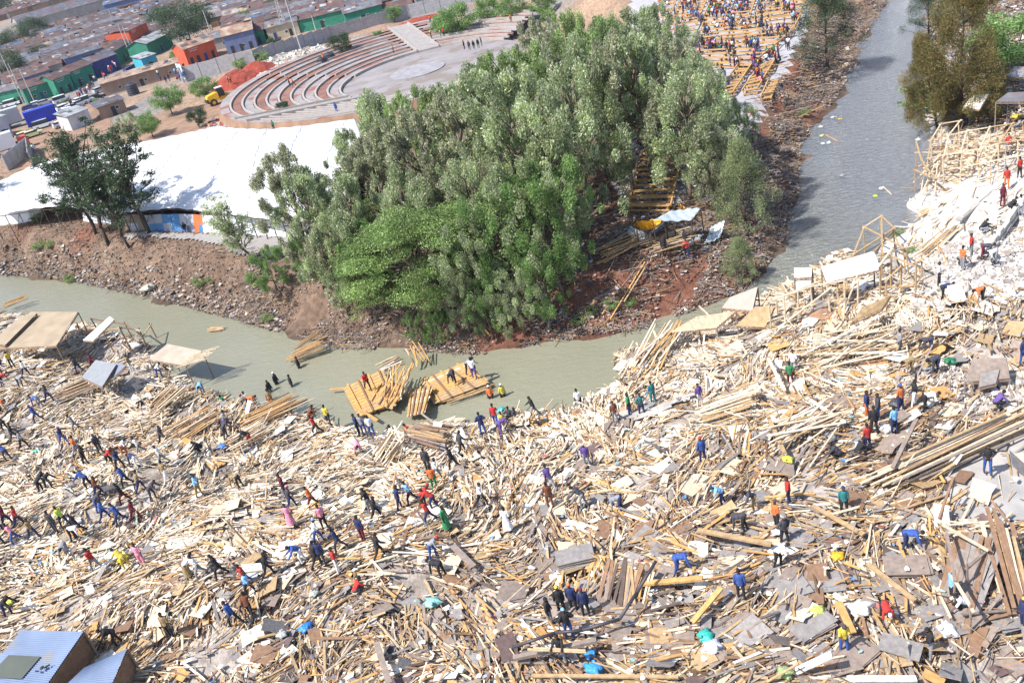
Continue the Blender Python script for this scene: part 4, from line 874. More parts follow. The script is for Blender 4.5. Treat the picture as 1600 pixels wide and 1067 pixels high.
# ---- arena
def arena():
    mc=mat('arena_kerb',(.33,.3,.28),.85,.12,1,.2,10); ms=mat('arena_tread',(.26,.235,.235),.9,.2,.8,.3,9,stain=((.24,.09,.06),.22,.5)); z0=-4.95
    N=10
    def cen(i): t=i/(N-1); return (-2.2-4.8*t,177.6+7.2*t,17.2+16.2*t)
    # floor
    cx,cy,r0=cen(0); vs=[(cx,cy,z0)];k=96
    for i in range(k): a=6.2832*i/k; vs.append((cx+math.cos(a)*(r0+.3),cy+math.sin(a)*(r0+.3),z0))
    fl=MB().add(vs,[(0,1+i,1+(i+1)%k) for i in range(k)]).build('arena_floor',mat('arena_floor_paving',(.24,.22,.225),.9,.12,.25,.2,8,stain=((.19,.16,.14),.3,.5)),None); tag(fl,kind='structure')
    d=MB(); d.tube((-5,178.5,z0-.1),(-5,178.5,z0+.16),5.2,5.2,48); tag(d.build('stage_disc',mat('stage_top',(.26,.25,.27),.9,.2,.8,.3,6),None),'round low paved stage disc in the arena floor','stage')
    secs=((R_(97),R_(150)),(R_(153),R_(212)),(R_(219),R_(262)),(R_(262.5),R_(325)),(R_(30),R_(84)))
    names=('upper left','left','lower left','bottom','right')
    for i in range(N):
        for s,(a0,a1) in enumerate(secs):
            # short breaks between bench lengths
            cx,cy,R0=cen(i); z=z0+.15*i; n=max(8,int((a1-a0)*22)); gap=rnd.uniform(.0,.06)
            m=MB(); w=.38
            A=[a0+gap+(a1-a0-2*gap)*j/n for j in range(n+1)]
            vs=[]
            for a in A:
                for rr,zz in((R0,z-.5),(R0,z+.48),(R0+w,z+.48),(R0+w,z-.5)): vs.append((cx+math.cos(a)*rr,cy+math.sin(a)*rr,zz))
            fs=[(4*j+q,4*j+(q+1)%4,4*j+4+(q+1)%4,4*j+4+q) for j in range(n) for q in range(3)]+[(0,1,2,3),(4*n,4*n+3,4*n+2,4*n+1)]
            o=m.add(vs,fs).build('terrace_kerb',mc,None)
            tag(o,f'curved concrete terrace kerb, {["innermost","second","third","fourth","fifth","sixth","seventh","eighth","ninth","outermost"][i]} ring, {names[s]} part of the arena','terrace',group='curved terraces of the round arena')
        if i<N:
            c2=cen(i+1) ; cx,cy,R0=cen(i); k=120; vs=[]
            for j in range(k+1):
                a=R_(30)+(R_(325)-R_(30))*j/k
                vs.append((cx+math.cos(a)*(R0+.5),cy+math.sin(a)*(R0+.5),z0+.15*i+.3)); vs.append((c2[0]+math.cos(a)*(c2[2]+.02),c2[1]+math.sin(a)*(c2[2]+.02),z0+.15*i+.3 ))
            t=MB().add(vs,[(2*j,2*j+1,2*j+3,2*j+2) for j in range(k)]).build('terrace_tread',mat('dusty_red_tread',(.2,.10,.075),.95,.3,.6,.5,6) if i in(1,4,6,8) else ms,None); tag(t,kind='structure')
    # outer skirt of the embankment
    cx,cy,R0=cen(N); k=90; vs=[]
    for j in range(k+1):
        a=R_(60)+(R_(325)-R_(60))*j/k; vs.append((cx+math.cos(a)*R0,cy+math.sin(a)*R0,z0+.15*(N-1)+.29)); vs.append((cx+math.cos(a)*(R0+1.2),cy+math.sin(a)*(R0+1.2),z0-.6))
    tag(MB().add(vs,[(2*j,2*j+1,2*j+3,2*j+2) for j in range(k)]).build('embankment',mdirt,None),kind='structure')
    for a,lab in ((R_(90.5),'straight paved ramp down into the arena from the top'),(R_(215.5),'straight paved ramp into the arena from the left')):
        c0=cen(0);c1=cen(N); m=MB(); w=2.1; dx,dy=-math.sin(a)*w/1.0,math.cos(a)*w
        P0=(c0[0]+math.cos(a)*c0[2],c0[1]+math.sin(a)*c0[2]);P1=(c1[0]+math.cos(a)*c1[2],c1[1]+math.sin(a)*c1[2]); za,zb=z0+.35,z0+.15*N+.35
        m.add([(P0[0]-dx,P0[1]-dy,za),(P0[0]+dx,P0[1]+dy,za),(P1[0]+dx,P1[1]+dy,zb),(P1[0]-dx,P1[1]-dy,zb),(P0[0]-dx,P0[1]-dy,za-.6),(P0[0]+dx,P0[1]+dy,za-.6),(P1[0]+dx,P1[1]+dy,zb-.9),(P1[0]-dx,P1[1]-dy,zb-.9)],[(0,1,2,3),(0,1,5,4),(1,2,6,5),(2,3,7,6),(3,0,4,7)])
        o=m.build('arena_ramp',mat('ramp_paving',(.27,.25,.24),.9,.15,1,.2,8),None); tag(o,lab,'ramp')
        for s in(-1,1):
            MB().add([(P0[0]+s*dx*1.0,P0[1]+s*dy,za-.5),(P0[0]+s*dx*1.14,P0[1]+s*dy*1.14,za-.5),(P1[0]+s*dx*1.14,P1[1]+s*dy*1.14,zb-.5),(P1[0]+s*dx,P1[1]+s*dy,zb-.5),(P0[0]+s*dx*1.0,P0[1]+s*dy,za+.35),(P0[0]+s*dx*1.14,P0[1]+s*dy*1.14,za+.35),(P1[0]+s*dx*1.14,P1[1]+s*dy*1.14,zb+.3),(P1[0]+s*dx,P1[1]+s*dy,zb+.3)],[(4,5,6,7),(0,1,5,4),(1,2,6,5),(2,3,7,6),(3,0,4,7)]).build('side_kerb',mc,o)
arena()
# ---- white tent
def tent():
    front=[(-14,338),(50,328),(100,323),(150,335),(180,336),(215,331),(270,325),(320,329),(390,338),(440,344),(500,346),(545,340)]
    back=[(-14,292),(45,262),(100,244),(170,230),(225,222),(300,207),(340,198),(375,202),(420,203),(480,197),(555,186),(583,255)]
    Fp=[plane(x,y,3.3+.25*math.sin(i*1.7)) for i,(x,y) in enumerate(front)]; Bp=[plane(x,y,4.2) for x,y in back]
    def samp(P,t):
        u=t*(len(P)-1); i=min(int(u),len(P)-2); f=u-i; return [P[i][k]*(1-f)+P[i+1][k]*f for k in range(3)]
    nu,nv=130,46; V=[]
    for i in range(nu+1):
        a=samp(Fp,i/nu);b=samp(Bp,i/nu)
        for j in range(nv+1):
            t=j/nv; x,y,z=[a[k]*(1-t)+b[k]*t for k in range(3)]
            z+=.10*abs(math.sin(i*.62))+.12*math.sin(j*.9+i*.05)*(1-t*.5)+1.1*math.sin(math.pi*t)
            V.append((x,y,z))
    i=np.arange((nu+1)*(nv+1)).reshape(nu+1,nv+1); f=np.stack([i[:-1,:-1],i[1:,:-1],i[1:,1:],i[:-1,1:]],-1).reshape(-1,4)
    r=empty('tarpaulin_hall',gnd(300,352)); O=np.array(r.location)
    mt=mat('white_tarpaulin',(.62,.62,.64),.6,.08,.5,.4,1.5,wave=.6,wscale=.55,stain=((.48,.49,.53),.5,.58),wdir='DIAGONAL')
    o=npmesh('roof',np.array(V)-O,f,mt,r,smooth=True); sm=o.modifiers.new('t','SOLIDIFY'); sm.thickness=.04
    Vg=np.array(V).reshape(nu+1,nv+1,3)-O
    for j in(13,30): MB().path([tuple(Vg[i,j]+np.array((0,0,.05))) for i in range(0,nu+1,5)],[.018]*(nu//5+1),5).build('rope',mat('grey_rope',(.5,.5,.52),.9),r)
    for i in range(6,nu,11): MB().path([tuple(Vg[i,j]+np.array((0,0,.05))) for j in range(0,nv+1,3)],[.03]*16,5).build('seam',mat('grey_seam',(.5,.5,.52),.9),r)
    beam=MB(); 
    for k in range(len(Fp)-1):
        A=Vector(Fp[k])-Vector(O);B=Vector(Fp[k+1])-Vector(O); beam.tube(A-Vector((0,0,.18)),B-Vector((0,0,.18)),.06,.06,5)
    beam.build('edge_beam',mbark2,r)
    for k in range(34):
        a=Vector(samp(Fp,k/33)); g_=h1(a.x,a.y); MB().tube(Vector((a.x,a.y,g_-.3))-Vector(O),a-Vector(O)-Vector((0,0,.1)),.055,.05,6).build('post',mbark2,r)
        if k%2: 
            b=Vector(samp(Fp,min(1,(k+1)/33))); MB().tube(Vector((a.x,a.y,g_+.4))-Vector(O),b-Vector(O)-Vector((0,0,.2)),.035,.03,5).build('brace',mbark2,r)
    # dark back lining so the hall is closed behind
    m=MB()
    for k in range(22):
        a=samp(Bp,k/22);b=samp(Bp,(k+1)/22); za,zb=h1(a[0],a[1])-.3,h1(b[0],b[1])-.3
        m.add([(a[0]-O[0],a[1]-O[1],za-O[2]),(b[0]-O[0],b[1]-O[1],zb-O[2]),(b[0]-O[0],b[1]-O[1],b[2]-O[2]),(a[0]-O[0],a[1]-O[1],a[2]-O[2])],[(0,1,2,3)])
    m.build('back_wall',mt,r)
    tag(r,'huge white tarpaulin roof on posts along the left river bank, dark underneath','hall')
    # wall sheets leaning along the front
    cols=[((-6,352),(50,346),'white',0),((50,346),(68,340),'white',0),((132,345),(176,352),'white',0),((176,352),(205,360),'brown',0),((205,360),(232,362),'brown',0),((232,362),(258,361),'grey',0),((258,361),(285,361),'blue',0),((285,361),(306,362),'grey',0),((306,362),(320,363),'orange',0),((320,363),(360,366),'white',0),((360,366),(400,368),'white',0),((400,368),(440,372),'white',0),((440,372),(500,374),'white',0)]
    CC={'white':(.68,.7,.73),'brown':(.2,.15,.12),'grey':(.33,.36,.42),'blue':(.06,.2,.42),'orange':(.7,.14,.04)}
    for n,(a,b,cn,_) in enumerate(cols):
        A=Vector(gnd(*a));B=Vector(gnd(*b)); d=B-A; L=d.length; rz=math.atan2(d.y,d.x); rr=empty('sheet_fence_panel',(A+B)/2,rz)
        k=max(2,int(L/1.5))
        for row in range(2):
            for i in range(k):
                c=CC[cn] if cn=='white' or row else rnd.choice([CC[cn],CC['grey'],CC['blue'] if cn!='brown' else CC['brown']])
                nm='sheet_'+[q for q in CC if CC[q]==c][0]
                MB().box(((i+.5)/k*L-L/2,row*.28+rnd.uniform(-.03,.03)+i*.012,.35+row*.95),(L/k*1.04,.03,1.05),rx=-.28+rnd.uniform(-.04,.04)).build('metal_sheet',mat(nm,c,.5,.12,1,.1,3,wave=.4,wscale=3),rr)
        tag(rr,{'white':'white','brown':'dark brown','grey':'slate grey','blue':'blue and grey','orange':'orange and blue'}[cn]+' metal sheets below the white roof, '+['far left end','left end beside the first','between the left tree trunks','at the tree trunks','right of the tree trunks','left of the blue panel','middle','right of the blue panel','before the white panels','first white stretch by the path','second white stretch by the path','third white stretch behind the thin tree','right end by the grove'][n],'fence panel',group='sheet panels below the white roof')
tent()
# ================================================================ DEBRIS
mdeb=mat('splintered_wood',(1,1,1),.85,.22,5.,.25,30,attr=True)
WOOD={'pale':(.56,.45,.32),'cream':(.65,.57,.465),'orange':(.5,.28,.10),'tan':(.38,.26,.14),'brown':(.22,.13,.08),'grey-brown':(.24,.19,.16),'grey':(.24,.22,.21),'white':(.68,.66,.62),'dark':(.09,.065,.055),'maroon':(.13,.085,.08)}
WN=list(WOOD); WA=np.array([WOOD[k] for k in WN])
def mixw(Y,X,sheetmode):
    """chance of each wood colour: pale, freshly torn boards in the middle and right, weathered brown and grey near"""
    n=len(Y); nearw=1-sst(36,50,Y-.12*X); p=np.zeros((n,len(WN)))
    if not sheetmode:
        A=np.array([.31,.24,.05,.22,.05,.06,.04,.02,.01,0]); B=np.array([.20,.04,.10,.26,.15,.13,.08,.01,.03,0])
    else:
        A=np.array([.22,.37,.02,.05,.02,.05,.10,.16,.01,0]); B=np.array([.12,.10,.04,.12,.13,.17,.22,.04,.03,.03])
    p=A[None]*(1-nearw[:,None])+B[None]*nearw[:,None]
    c=p.cumsum(1); c/=c[:,-1:]; return (rg.random((n,1))>c).sum(1)
def field(n,zonefn,box):
    X=np.empty(0);Y=np.empty(0)
    while len(X)<n:
        a=rg.uniform(box[0],box[1],n*2);b=rg.uniform(box[2],box[3],n*2); k=rg.random(n*2)<zonefn(a,b); X=np.append(X,a[k]);Y=np.append(Y,b[k])
    return X[:n],Y[:n]
SLAB=np.array([gnd(*p)[:2] for p in [(1420,292),(1500,280),(1640,200),(1640,480),(1500,474),(1440,466),(1410,430),(1360,400)]])
YARD=np.array([gnd(*p)[:2] for p in [(1480,700),(1640,660),(1640,818),(1560,822),(1500,815),(1470,770)]])
SLUGE=np.array([gnd(*p)[:2] for p in [(350,905),(470,955),(480,990),(400,1040),(300,1067),(380,985),(340,930)]])
def dens(X,Y):
    dn=dline(NEAR,X,Y);ins=inpoly(POLY,X,Y);df=dline(FAR,X,Y)
    near=(~ins)&(dn<df)
    v=near*1.0
    vis=(np.abs(X)<Y*.62+14)
    v*=vis
    v*=np.where(inpoly(SLAB,X,Y),.06,1.)*np.where(inpoly(YARD,X,Y),.05,1.)*np.where(inpoly(SLUGE,X,Y),.35,1.)
    cl=vnoise(X,Y,2.6,21)+.5
    v*=.16+.84*sst(.22,.62,cl)
    v*=1-.6*sst(60,78,Y)*(X<-20)-.8*sst(72,85,Y)*(X>20)
    # the wreck spills a few metres over the water in the middle right
    pil=ins&(dn<3.)&(X>7)&(X<27)
    return np.where(pil,.8,np.clip(v,0,1)*.95)
def planks(n,sheets,X=None,Y=None,Lr=(.5,3.),Wr=(.06,.2),T=.04,lift=.5,coh=.24,small=False):
    if X is None: X,Y=field(n,dens,(-62,62,15,112))
    n=len(X)
    base=vnoise(X,Y,4.2,31)*3.6+vnoise(X,Y,11.,32)*1.6+.15
    ang=base+rg.normal(size=n)*coh; k=rg.random(n)<.2; ang[k]=rg.random(k.sum())*3.14
    if not sheets:
        L=Lr[0]+(Lr[1]-Lr[0])*rg.random(n)**2.1; W=Wr[0]+(Wr[1]-Wr[0])*rg.random(n)**1.6; Th=T*(.6+.8*rg.random(n))
    else:
        L=Lr[0]+(Lr[1]-Lr[0])*rg.random(n)**2.4; W=L*(.35+.6*rg.random(n)); Th=np.full(n,.018)
    pit=rg.normal(size=n)*(.12 if sheets else .11); rol=rg.normal(size=n)*(.13 if sheets else .3)
    st=rg.random(n)<.035; pit[st]+=rg.choice([-1,1],st.sum())*rg.uniform(.3,.9,st.sum())
    pile=np.clip(vnoise(X,Y,3.3,41)+.15,0,1)*1.0
    Z=np.maximum(height(X,Y),-3.0)+.06+rg.random(n)*lift*(.4+pile)+np.abs(np.sin(pit))*L*.35
    ci=mixw(Y,X,sheets)
    return dict(X=X,Y=Y,Z=Z,a=ang,p=pit,r=rol,L=L,W=W,T=Th,c=ci)
def rot(a,p,r):
    ca,sa,cp,sp,cr,sr=np.cos(a),np.sin(a),np.cos(p),np.sin(p),np.cos(r),np.sin(r)
    ex=np.stack([ca*cp,sa*cp,sp],-1)
    ey0=np.stack([-sa,ca,0*sa],-1); ez0=np.cross(ex,ey0)
    ey=ey0*cr[:,None]+ez0*sr[:,None]; ez=-ey0*sr[:,None]+ez0*cr[:,None]
    return ex,ey,ez
def bulk(D,name,label,m=mdeb,colv=.32,shrink=None):
    n=len(D['X']); ex,ey,ez=rot(D['a'],D['p'],D['r']); C=np.stack([D['X'],D['Y'],D['Z']],-1)
    s=np.array([(-1,-1,-1),(1,-1,-1),(1,1,-1),(-1,1,-1),(-1,-1,1),(1,-1,1),(1,1,1),(-1,1,1)],float)
    j=rg.normal(size=(n,4))*.10   # skewed, torn ends
    lx=np.tile(s[None,:,0],(n,1)); lx=lx*(1+np.concatenate([j,j],1)*(np.minimum(1,D['W']/D['L']*3))[:,None])
    wy=np.tile(s[None,:,1],(n,1)); ww=rg.uniform(.6,1.05,(n,4)) if shrink else np.ones((n,4)); wy=wy*np.concatenate([ww,ww],1)
    P=C[:,None]+ex[:,None]*(lx*D['L'][:,None]/2)[...,None]+ey[:,None]*(wy*D['W'][:,None]/2)[...,None]+ez[:,None]*(s[None,:,2]*D['T'][:,None]/2)[...,None]
    f=np.array([(4,5,6,7),(0,1,5,4),(1,2,6,5),(2,3,7,6),(3,0,4,7),(0,3,2,1)])[None]+(np.arange(n)*8)[:,None,None]
    col=WA[D['c']]*(1-colv/2+colv*rg.random((n,1)))
    o=npmesh(name,P.reshape(-1,3),f.reshape(-1,4),m,col=np.repeat(col,8,0)); 
    return tag(o,label,None,None,'stuff')
def take(D,k): return {q:v[k] for q,v in D.items()}
def single(D,i,sheet,name,label,group):
    """one plank or sheet as its own mesh, bowed and torn"""
    L,W,T=float(D['L'][i]),float(D['W'][i]),float(D['T'][i]); n=5; vs=[];bow=rnd.uniform(-.05,.05)*L*(.5 if not sheet else .8); sk=[rnd.uniform(-.5,.5)*W*.6 for _ in range(2)]
    for k in range(n):
        t=k/(n-1)*2-1; b=bow*(1-t*t)
        for sx in(-1,1):
            e=(sk[0]*sx if k==0 else sk[1]*sx if k==n-1 else 0)*(1 if not sheet else .5); w=W/2*(1+(rnd.uniform(-.14,.1) if sheet or k in(0,n-1) else 0))
            vs+= [(t*L/2+e,sx*w,b-T/2),(t*L/2+e,sx*w,b+T/2)]
    fs=[]
    for k in range(n-1):
        o=4*k; fs+=[(o+1,o+5,o+7,o+3),(o,o+2,o+6,o+4),(o,o+4,o+5,o+1),(o+2,o+3,o+7,o+6)]
    fs+=[(0,1,3,2),(4*n-4,4*n-2,4*n-1,4*n-3)]
    c=WA[D['c'][i]]*rnd.uniform(.85,1.12); m=MB(); m.col=tuple(c); m.add(vs,fs); ob=m.build(name,mdeb)
    ex,ey,ez=rot(*(D[q][i:i+1] for q in 'apr')); M=Matrix(((ex[0][0],ey[0][0],ez[0][0]),(ex[0][1],ey[0][1],ez[0][1]),(ex[0][2],ey[0][2],ez[0][2])))
    ob.rotation_euler=M.to_euler(); ob.location=(D['X'][i],D['Y'][i],D['Z'][i]); return tag(ob,label,'plank' if not sheet else 'board',group)
def infr(D):
    d=np.array([pix(x,y,z) for x,y,z in zip(D['X'],D['Y'],D['Z'])]); return d
def split(D,sheet,N,name,group,stuffname,stufflabel):
    P=infr(D); vis=(P[:,0]>4)&(P[:,0]<1596)&(P[:,1]>300)&(P[:,1]<1063)
    sc=np.where(vis,D['L']*D['W']*(.3+rg.random(len(D['X']))*.7)/(D['Y']**2+900),0); k=np.argsort(-sc)[:N]
    D['Z'][k]+=.12
    for i in k:
        cn=WN[D['c'][i]]; 
        base=('long ' if D['L'][i]>(2.3 if not sheet else 1.5) else 'short ' if D['L'][i]<1.5 and not sheet else '')+cn+(' plank' if not sheet else ' board sheet')
        single(D,i,sheet,name,unique(base,*P[i]),group)
    m=np.ones(len(D['X']),bool); m[k]=False; bulk(take(D,m),stuffname,stufflabel,shrink=sheet)
def debris():
    split(planks(62000,False,Lr=(.3,2.4),Wr=(.035,.14),T=.04,lift=.42),False,300,'broken_plank','planks torn from demolished houses','loose_planks','mass of smaller torn planks covering the wreckage field')
    split(planks(15000,True,Lr=(.25,1.35),lift=.36),True,300,'board_sheet','broken wall and ceiling boards in the wreckage','loose_boards','mass of broken wall boards lying over the wreckage field')
    # splinters and battens
    D=planks(34000,False,Lr=(.15,1.0),Wr=(.025,.07),T=.03,lift=.5,coh=.8); bulk(D,'splinters','fine splinters and battens scattered over the wreckage')
    # roofing sheets, dark, near right
    D=planks(300,True,*inpx([(1130,830),(1600,830),(1600,1080),(1000,1080),(860,960)],300),Lr=(.7,1.6),lift=.45); D['c']=rg.choice([6,5,9,6,6,5],len(D['X'])); bulk(D,'dark_roof_boards','dark grey and maroon roof boards among the near wreckage',shrink=True)
debris()
# rags and litter
mrag=mat('rag_litter',(1,1,1),.8,.2,4,attr=True)
def rags(n,X,Y,size,cols,name,label,lift=.15):
    a=rg.random(n)*6.28; s=size*(.3+rg.random(n)**2*1.4); g=7
    V=[]; q=np.linspace(-1,1,3); A,B=np.meshgrid(q,q); A=A.ravel();B=B.ravel()
    cr=np.where((A!=0)&(B!=0),.72,1.05)[None]; A_=A[None]*cr;B_=B[None]*cr
    P=np.stack([A_*s[:,None]*(.75+.5*rg.random((n,9))),B_*s[:,None]*(.5+.45*rg.random((n,9))),rg.random((n,9))*s[:,None]*.75],-1)
    ca,sa=np.cos(a)[:,None],np.sin(a)[:,None]
    Z=np.maximum(height(X,Y),-3.02)+lift*rg.random(n)
    W=np.stack([P[...,0]*ca-P[...,1]*sa+X[:,None],P[...,0]*sa+P[...,1]*ca+Y[:,None],P[...,2]+Z[:,None]],-1).reshape(-1,3)
    f=np.array([(0,1,4,3),(1,2,5,4),(3,4,7,6),(4,5,8,7)])[None]+(np.arange(n)*9)[:,None,None]
    c=np.array(cols)[rg.integers(0,len(cols),n)]*(.7+.5*rg.random((n,1)))
    return tag(npmesh(name,W,f.reshape(-1,4),mrag,col=np.repeat(c,9,0)),label,None,None,'stuff')
LC=[(.36,.33,.31),(.27,.23,.2),(.2,.14,.1),(.15,.1,.08),(.4,.35,.31),(.12,.11,.12),(.25,.19,.15),(.3,.22,.17),(.2,.15,.12),(.17,.12,.09),(.1,.13,.2),(.5,.5,.52),(.22,.16,.12),(.3,.25,.2),(.24,.08,.06)]
def bankfield(n,d0,d1,cond):
    X=np.empty(0);Y=np.empty(0)
    while len(X)<n:
        a=rg.uniform(-75,60,6*n);b=rg.uniform(50,135,6*n); df=dline(FAR,a,b);k=(rg.random(6*n)<np.where(a<-21,1,sst(-.25,.2,vnoise(a,b,2.3,77)+.3*vnoise(a,b,.8,78))))&(~inpoly(POLY,a,b))&(df<dline(NEAR,a,b))&(df>d0)&(df<d0+(d1-d0)*rg.random(6*n)**.7)&cond(a,b)
        X=np.append(X,a[k]);Y=np.append(Y,b[k])
    return X[:n],Y[:n]
X,Y=bankfield(15000,-.2,6.5,lambda a,b:a>-23); rags(15000,X,Y,.10,LC,'bank_litter','rags, roots and litter matted along the grove bank')
X,Y=bankfield(9000,0,10,lambda a,b:a<-20); rags(9000,X,Y,.09,[(.25,.19,.14),(.16,.11,.08),(.32,.26,.21),(.11,.075,.055)],'bank_chips','wood chips and rubble spread down the left bank')
X,Y=bankfield(2600,0,3.2,lambda a,b:a<-20); rags(2600,X,Y,.2,LC[:7],'washed_rags','grey rags caught at the foot of the left bank')
X,Y=inpx([(1130,430),(1200,400),(1250,300),(1240,200),(1300,110),(1390,0),(1300,0),(1250,110),(1190,220),(1150,350),(1080,470)],13000); rags(13000,X,Y,.11,LC,'tip_litter','grey litter and brushwood tipped along the upper bank')
X,Y=inpx([(500,540),(700,380),(900,300),(1100,180),(1160,380),(1000,500),(700,530)],5000); rags(5000,X,Y,.14,LC[1:],'grove_litter','leaf litter and rags on the ground under the grove')
X,Y=field(5200,dens,(-60,60,15,105)); rags(5200,X,Y,.10,[(.7,.7,.73),(.6,.6,.6),(.7,.68,.6),(.3,.32,.38),(.5,.5,.52),(.6,.55,.5),(.12,.25,.45),(.4,.12,.1),(.25,.4,.38),(.15,.13,.15),(.7,.68,.6),(.35,.3,.28)],'plastic_litter','plastic scraps and rags strewn through the wreckage',.7)
X,Y=inpx([(1440,400),(1600,330),(1640,480),(1600,480),(1490,475),(1460,440)],900); chunks(900,X,Y,(.36,.3,.26),[(.5,.46,.43),(.42,.39,.36),(.3,.27,.25)],'block_rubble',mstone,dz=.15)
X,Y=inpx([(1300,320),(1420,280),(1440,230),(1480,210),(1500,300),(1420,340),(1370,380)],900); chunks(900,X,Y,(.28,.24,.2),[(.45,.38,.3),(.3,.25,.2),(.55,.5,.45)],'bank_rubble',mstone,dz=.05)
X,Y=inpx([(1400,560),(1600,580),(1640,640),(1480,650),(1400,640)],800); chunks(800,X,Y,(.35,.3,.25),[(.52,.48,.45),(.42,.38,.35)],'plaster_rubble',mstone,dz=.1)
X,Y=inpx([(1340,80),(1370,120),(1290,130),(1330,60),(1385,0),(1360,0)],500); chunks(500,X,Y,(.5,.45,.35),[(.3,.22,.16),(.22,.16,.12),(.4,.32,.26)],'river_stones',mstone,dz=.05)
def brush(X,Y,name,label,c=(5,4,8,6,3),L=(.3,2.2)):
    D=planks(len(X),False,X,Y,Lr=L,Wr=(.015,.06),T=.03,lift=.35,coh=.9); D['c']=rg.choice(c,len(X)); return bulk(D,name,label)
X,Y=bankfield(4200,-.3,7,lambda a,b:a>-24); brush(X,Y,'brushwood','dead sticks and roots tangled along the grove bank')
X,Y=bankfield(1500,-.3,6,lambda a,b:a<-20); brush(X,Y,'bank_sticks','dry sticks on the left bank')
X,Y=inpx([(1130,430),(1200,400),(1250,300),(1240,200),(1300,110),(1390,0),(1300,0),(1250,110),(1190,220),(1150,350),(1080,470)],4500); brush(X,Y,'bank_brushwood','dead branches and sticks heaped on the upper bank')
X,Y=inpx([(500,540),(700,380),(900,300),(1100,180),(1160,380),(1000,500),(700,530)],2500); brush(X,Y,'grove_sticks','fallen sticks on the grove floor')
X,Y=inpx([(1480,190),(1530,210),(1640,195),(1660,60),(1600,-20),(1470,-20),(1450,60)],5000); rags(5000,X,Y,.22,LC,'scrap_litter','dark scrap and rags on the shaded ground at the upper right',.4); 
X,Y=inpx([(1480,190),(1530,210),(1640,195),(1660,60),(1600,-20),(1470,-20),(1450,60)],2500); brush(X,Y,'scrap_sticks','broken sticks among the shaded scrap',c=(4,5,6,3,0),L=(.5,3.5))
# ================================================================ THINGS IN THE WRECKAGE
MW={k:mat('wood_'+k.replace('-','_'),v,.85,.22,4,.25,25) for k,v in WOOD.items()}
def lay(px,py,L,W,T,ad,colr,label,dz=.6,pitch=0.,roll=0.,name='timber_beam',cat='beam',group=None):
    p=gnd(px,py); o=MB().box((0,0,0),(L,W,T)).build(name,MW[colr]); o.location=(p[0],p[1],p[2]+dz); o.rotation_euler=(roll,-pitch,R_(ad)); return tag(o,label,cat,group)
def between(a,b,za,zb,w,t,colr,label,name='timber_beam',cat='beam'):
    k=0 if b[1]<600 else .25; za+=k; zb+=k
    A=Vector(gnd(*a,za));B=Vector(gnd(*b,zb)); d=B-A; o=MB().box((0,0,0),(d.length,w,t)).build(name,MW[colr]); o.location=(A+B)/2; o.rotation_euler=d.to_track_quat('X','Z').to_euler(); return tag(o,label,cat)
# long crooked dark pole crossing the near field
P=[Vector(gnd(x,y,z+.3)) for x,y,z in ((800,1011,.55),(868,988,.7),(910,984,.8),(968,967,.9),(995,925,1.2),(1025,876,1.7))]
tag(MB().path(P,[.075]*6,8).build('bent_pipe',mat('dark_pipe',(.05,.045,.055),.5,.1),smooth=True),'long dark bent pipe lying across the planks right of the group in black','pipe')
between((802,1028),(932,1000),.7,.9,.22,.16,'grey-brown','long grey beam resting across the near rubble under the bent pipe')
between((985,913),(1098,903),.6,.7,.26,.12,'orange','thick yellow beam lying level right of the upright board bundle'); between((1082,972),(1127,918),.5,.9,.24,.1,'orange','yellow plank propped steeply left of the person in blue'); between((1090,828),(1205,850),.7,.6,.24,.12,'tan','long yellow-brown beam in the right middle of the field')
between((1244,1048),(1300,1022),.4,1.2,.3,.1,'white','white-painted board jutting up at the lower right'); between((1324,1060),(1432,1060),.5,.5,.24,.1,'white','white board along the bottom edge at lower right'); between((1310,940),(1332,988),.5,.6,.32,.06,'orange','fresh yellow plank lying on dark roof boards'); between((1443,1050),(1475,1067),.6,.5,.4,.06,'orange','wide yellow board near the bottom edge at right')
between((1355,880),(1430,938),.8,.6,.2,.1,'tan','long tan plank left of the collapsed board wall'); between((1375,1000),(1440,1020),.5,.5,.9,.06,'grey','broad grey board on which the person in red bends')
between((830,1055),(1060,1057),.25,.3,.16,.08,'tan','tan batten lying along the bottom edge'); between((588,1003),(608,1067),.8,.5,.28,.05,'grey-brown','grey plank pointing down at the bottom centre'); between((700,845),(740,885),.6,.6,.34,.05,'grey-brown','wide grey plank right of the red-capped person')
between((1200,560),(1226,610),.9,.5,.18,.1,'cream','pale plank propped beside the person in green'); between((1200,650),(1226,708),.9,.5,.2,.1,'tan','long plank standing steep in the pile right of centre'); between((1258,620),(1320,660),.9,.7,.18,.1,'cream','long cream plank leaning down the right pile'); between((1270,790),(1350,835),.6,.6,.2,.1,'tan','tan plank pointing at the lower right yard')
between((1395,730),(1432,655),.7,1.3,.2,.14,'grey-brown','brown post sloping up to the crowd of workers'); between((1467,810),(1490,745),.4,1.6,.1,.1,'brown','thin brown pole stuck up by the concrete yard')
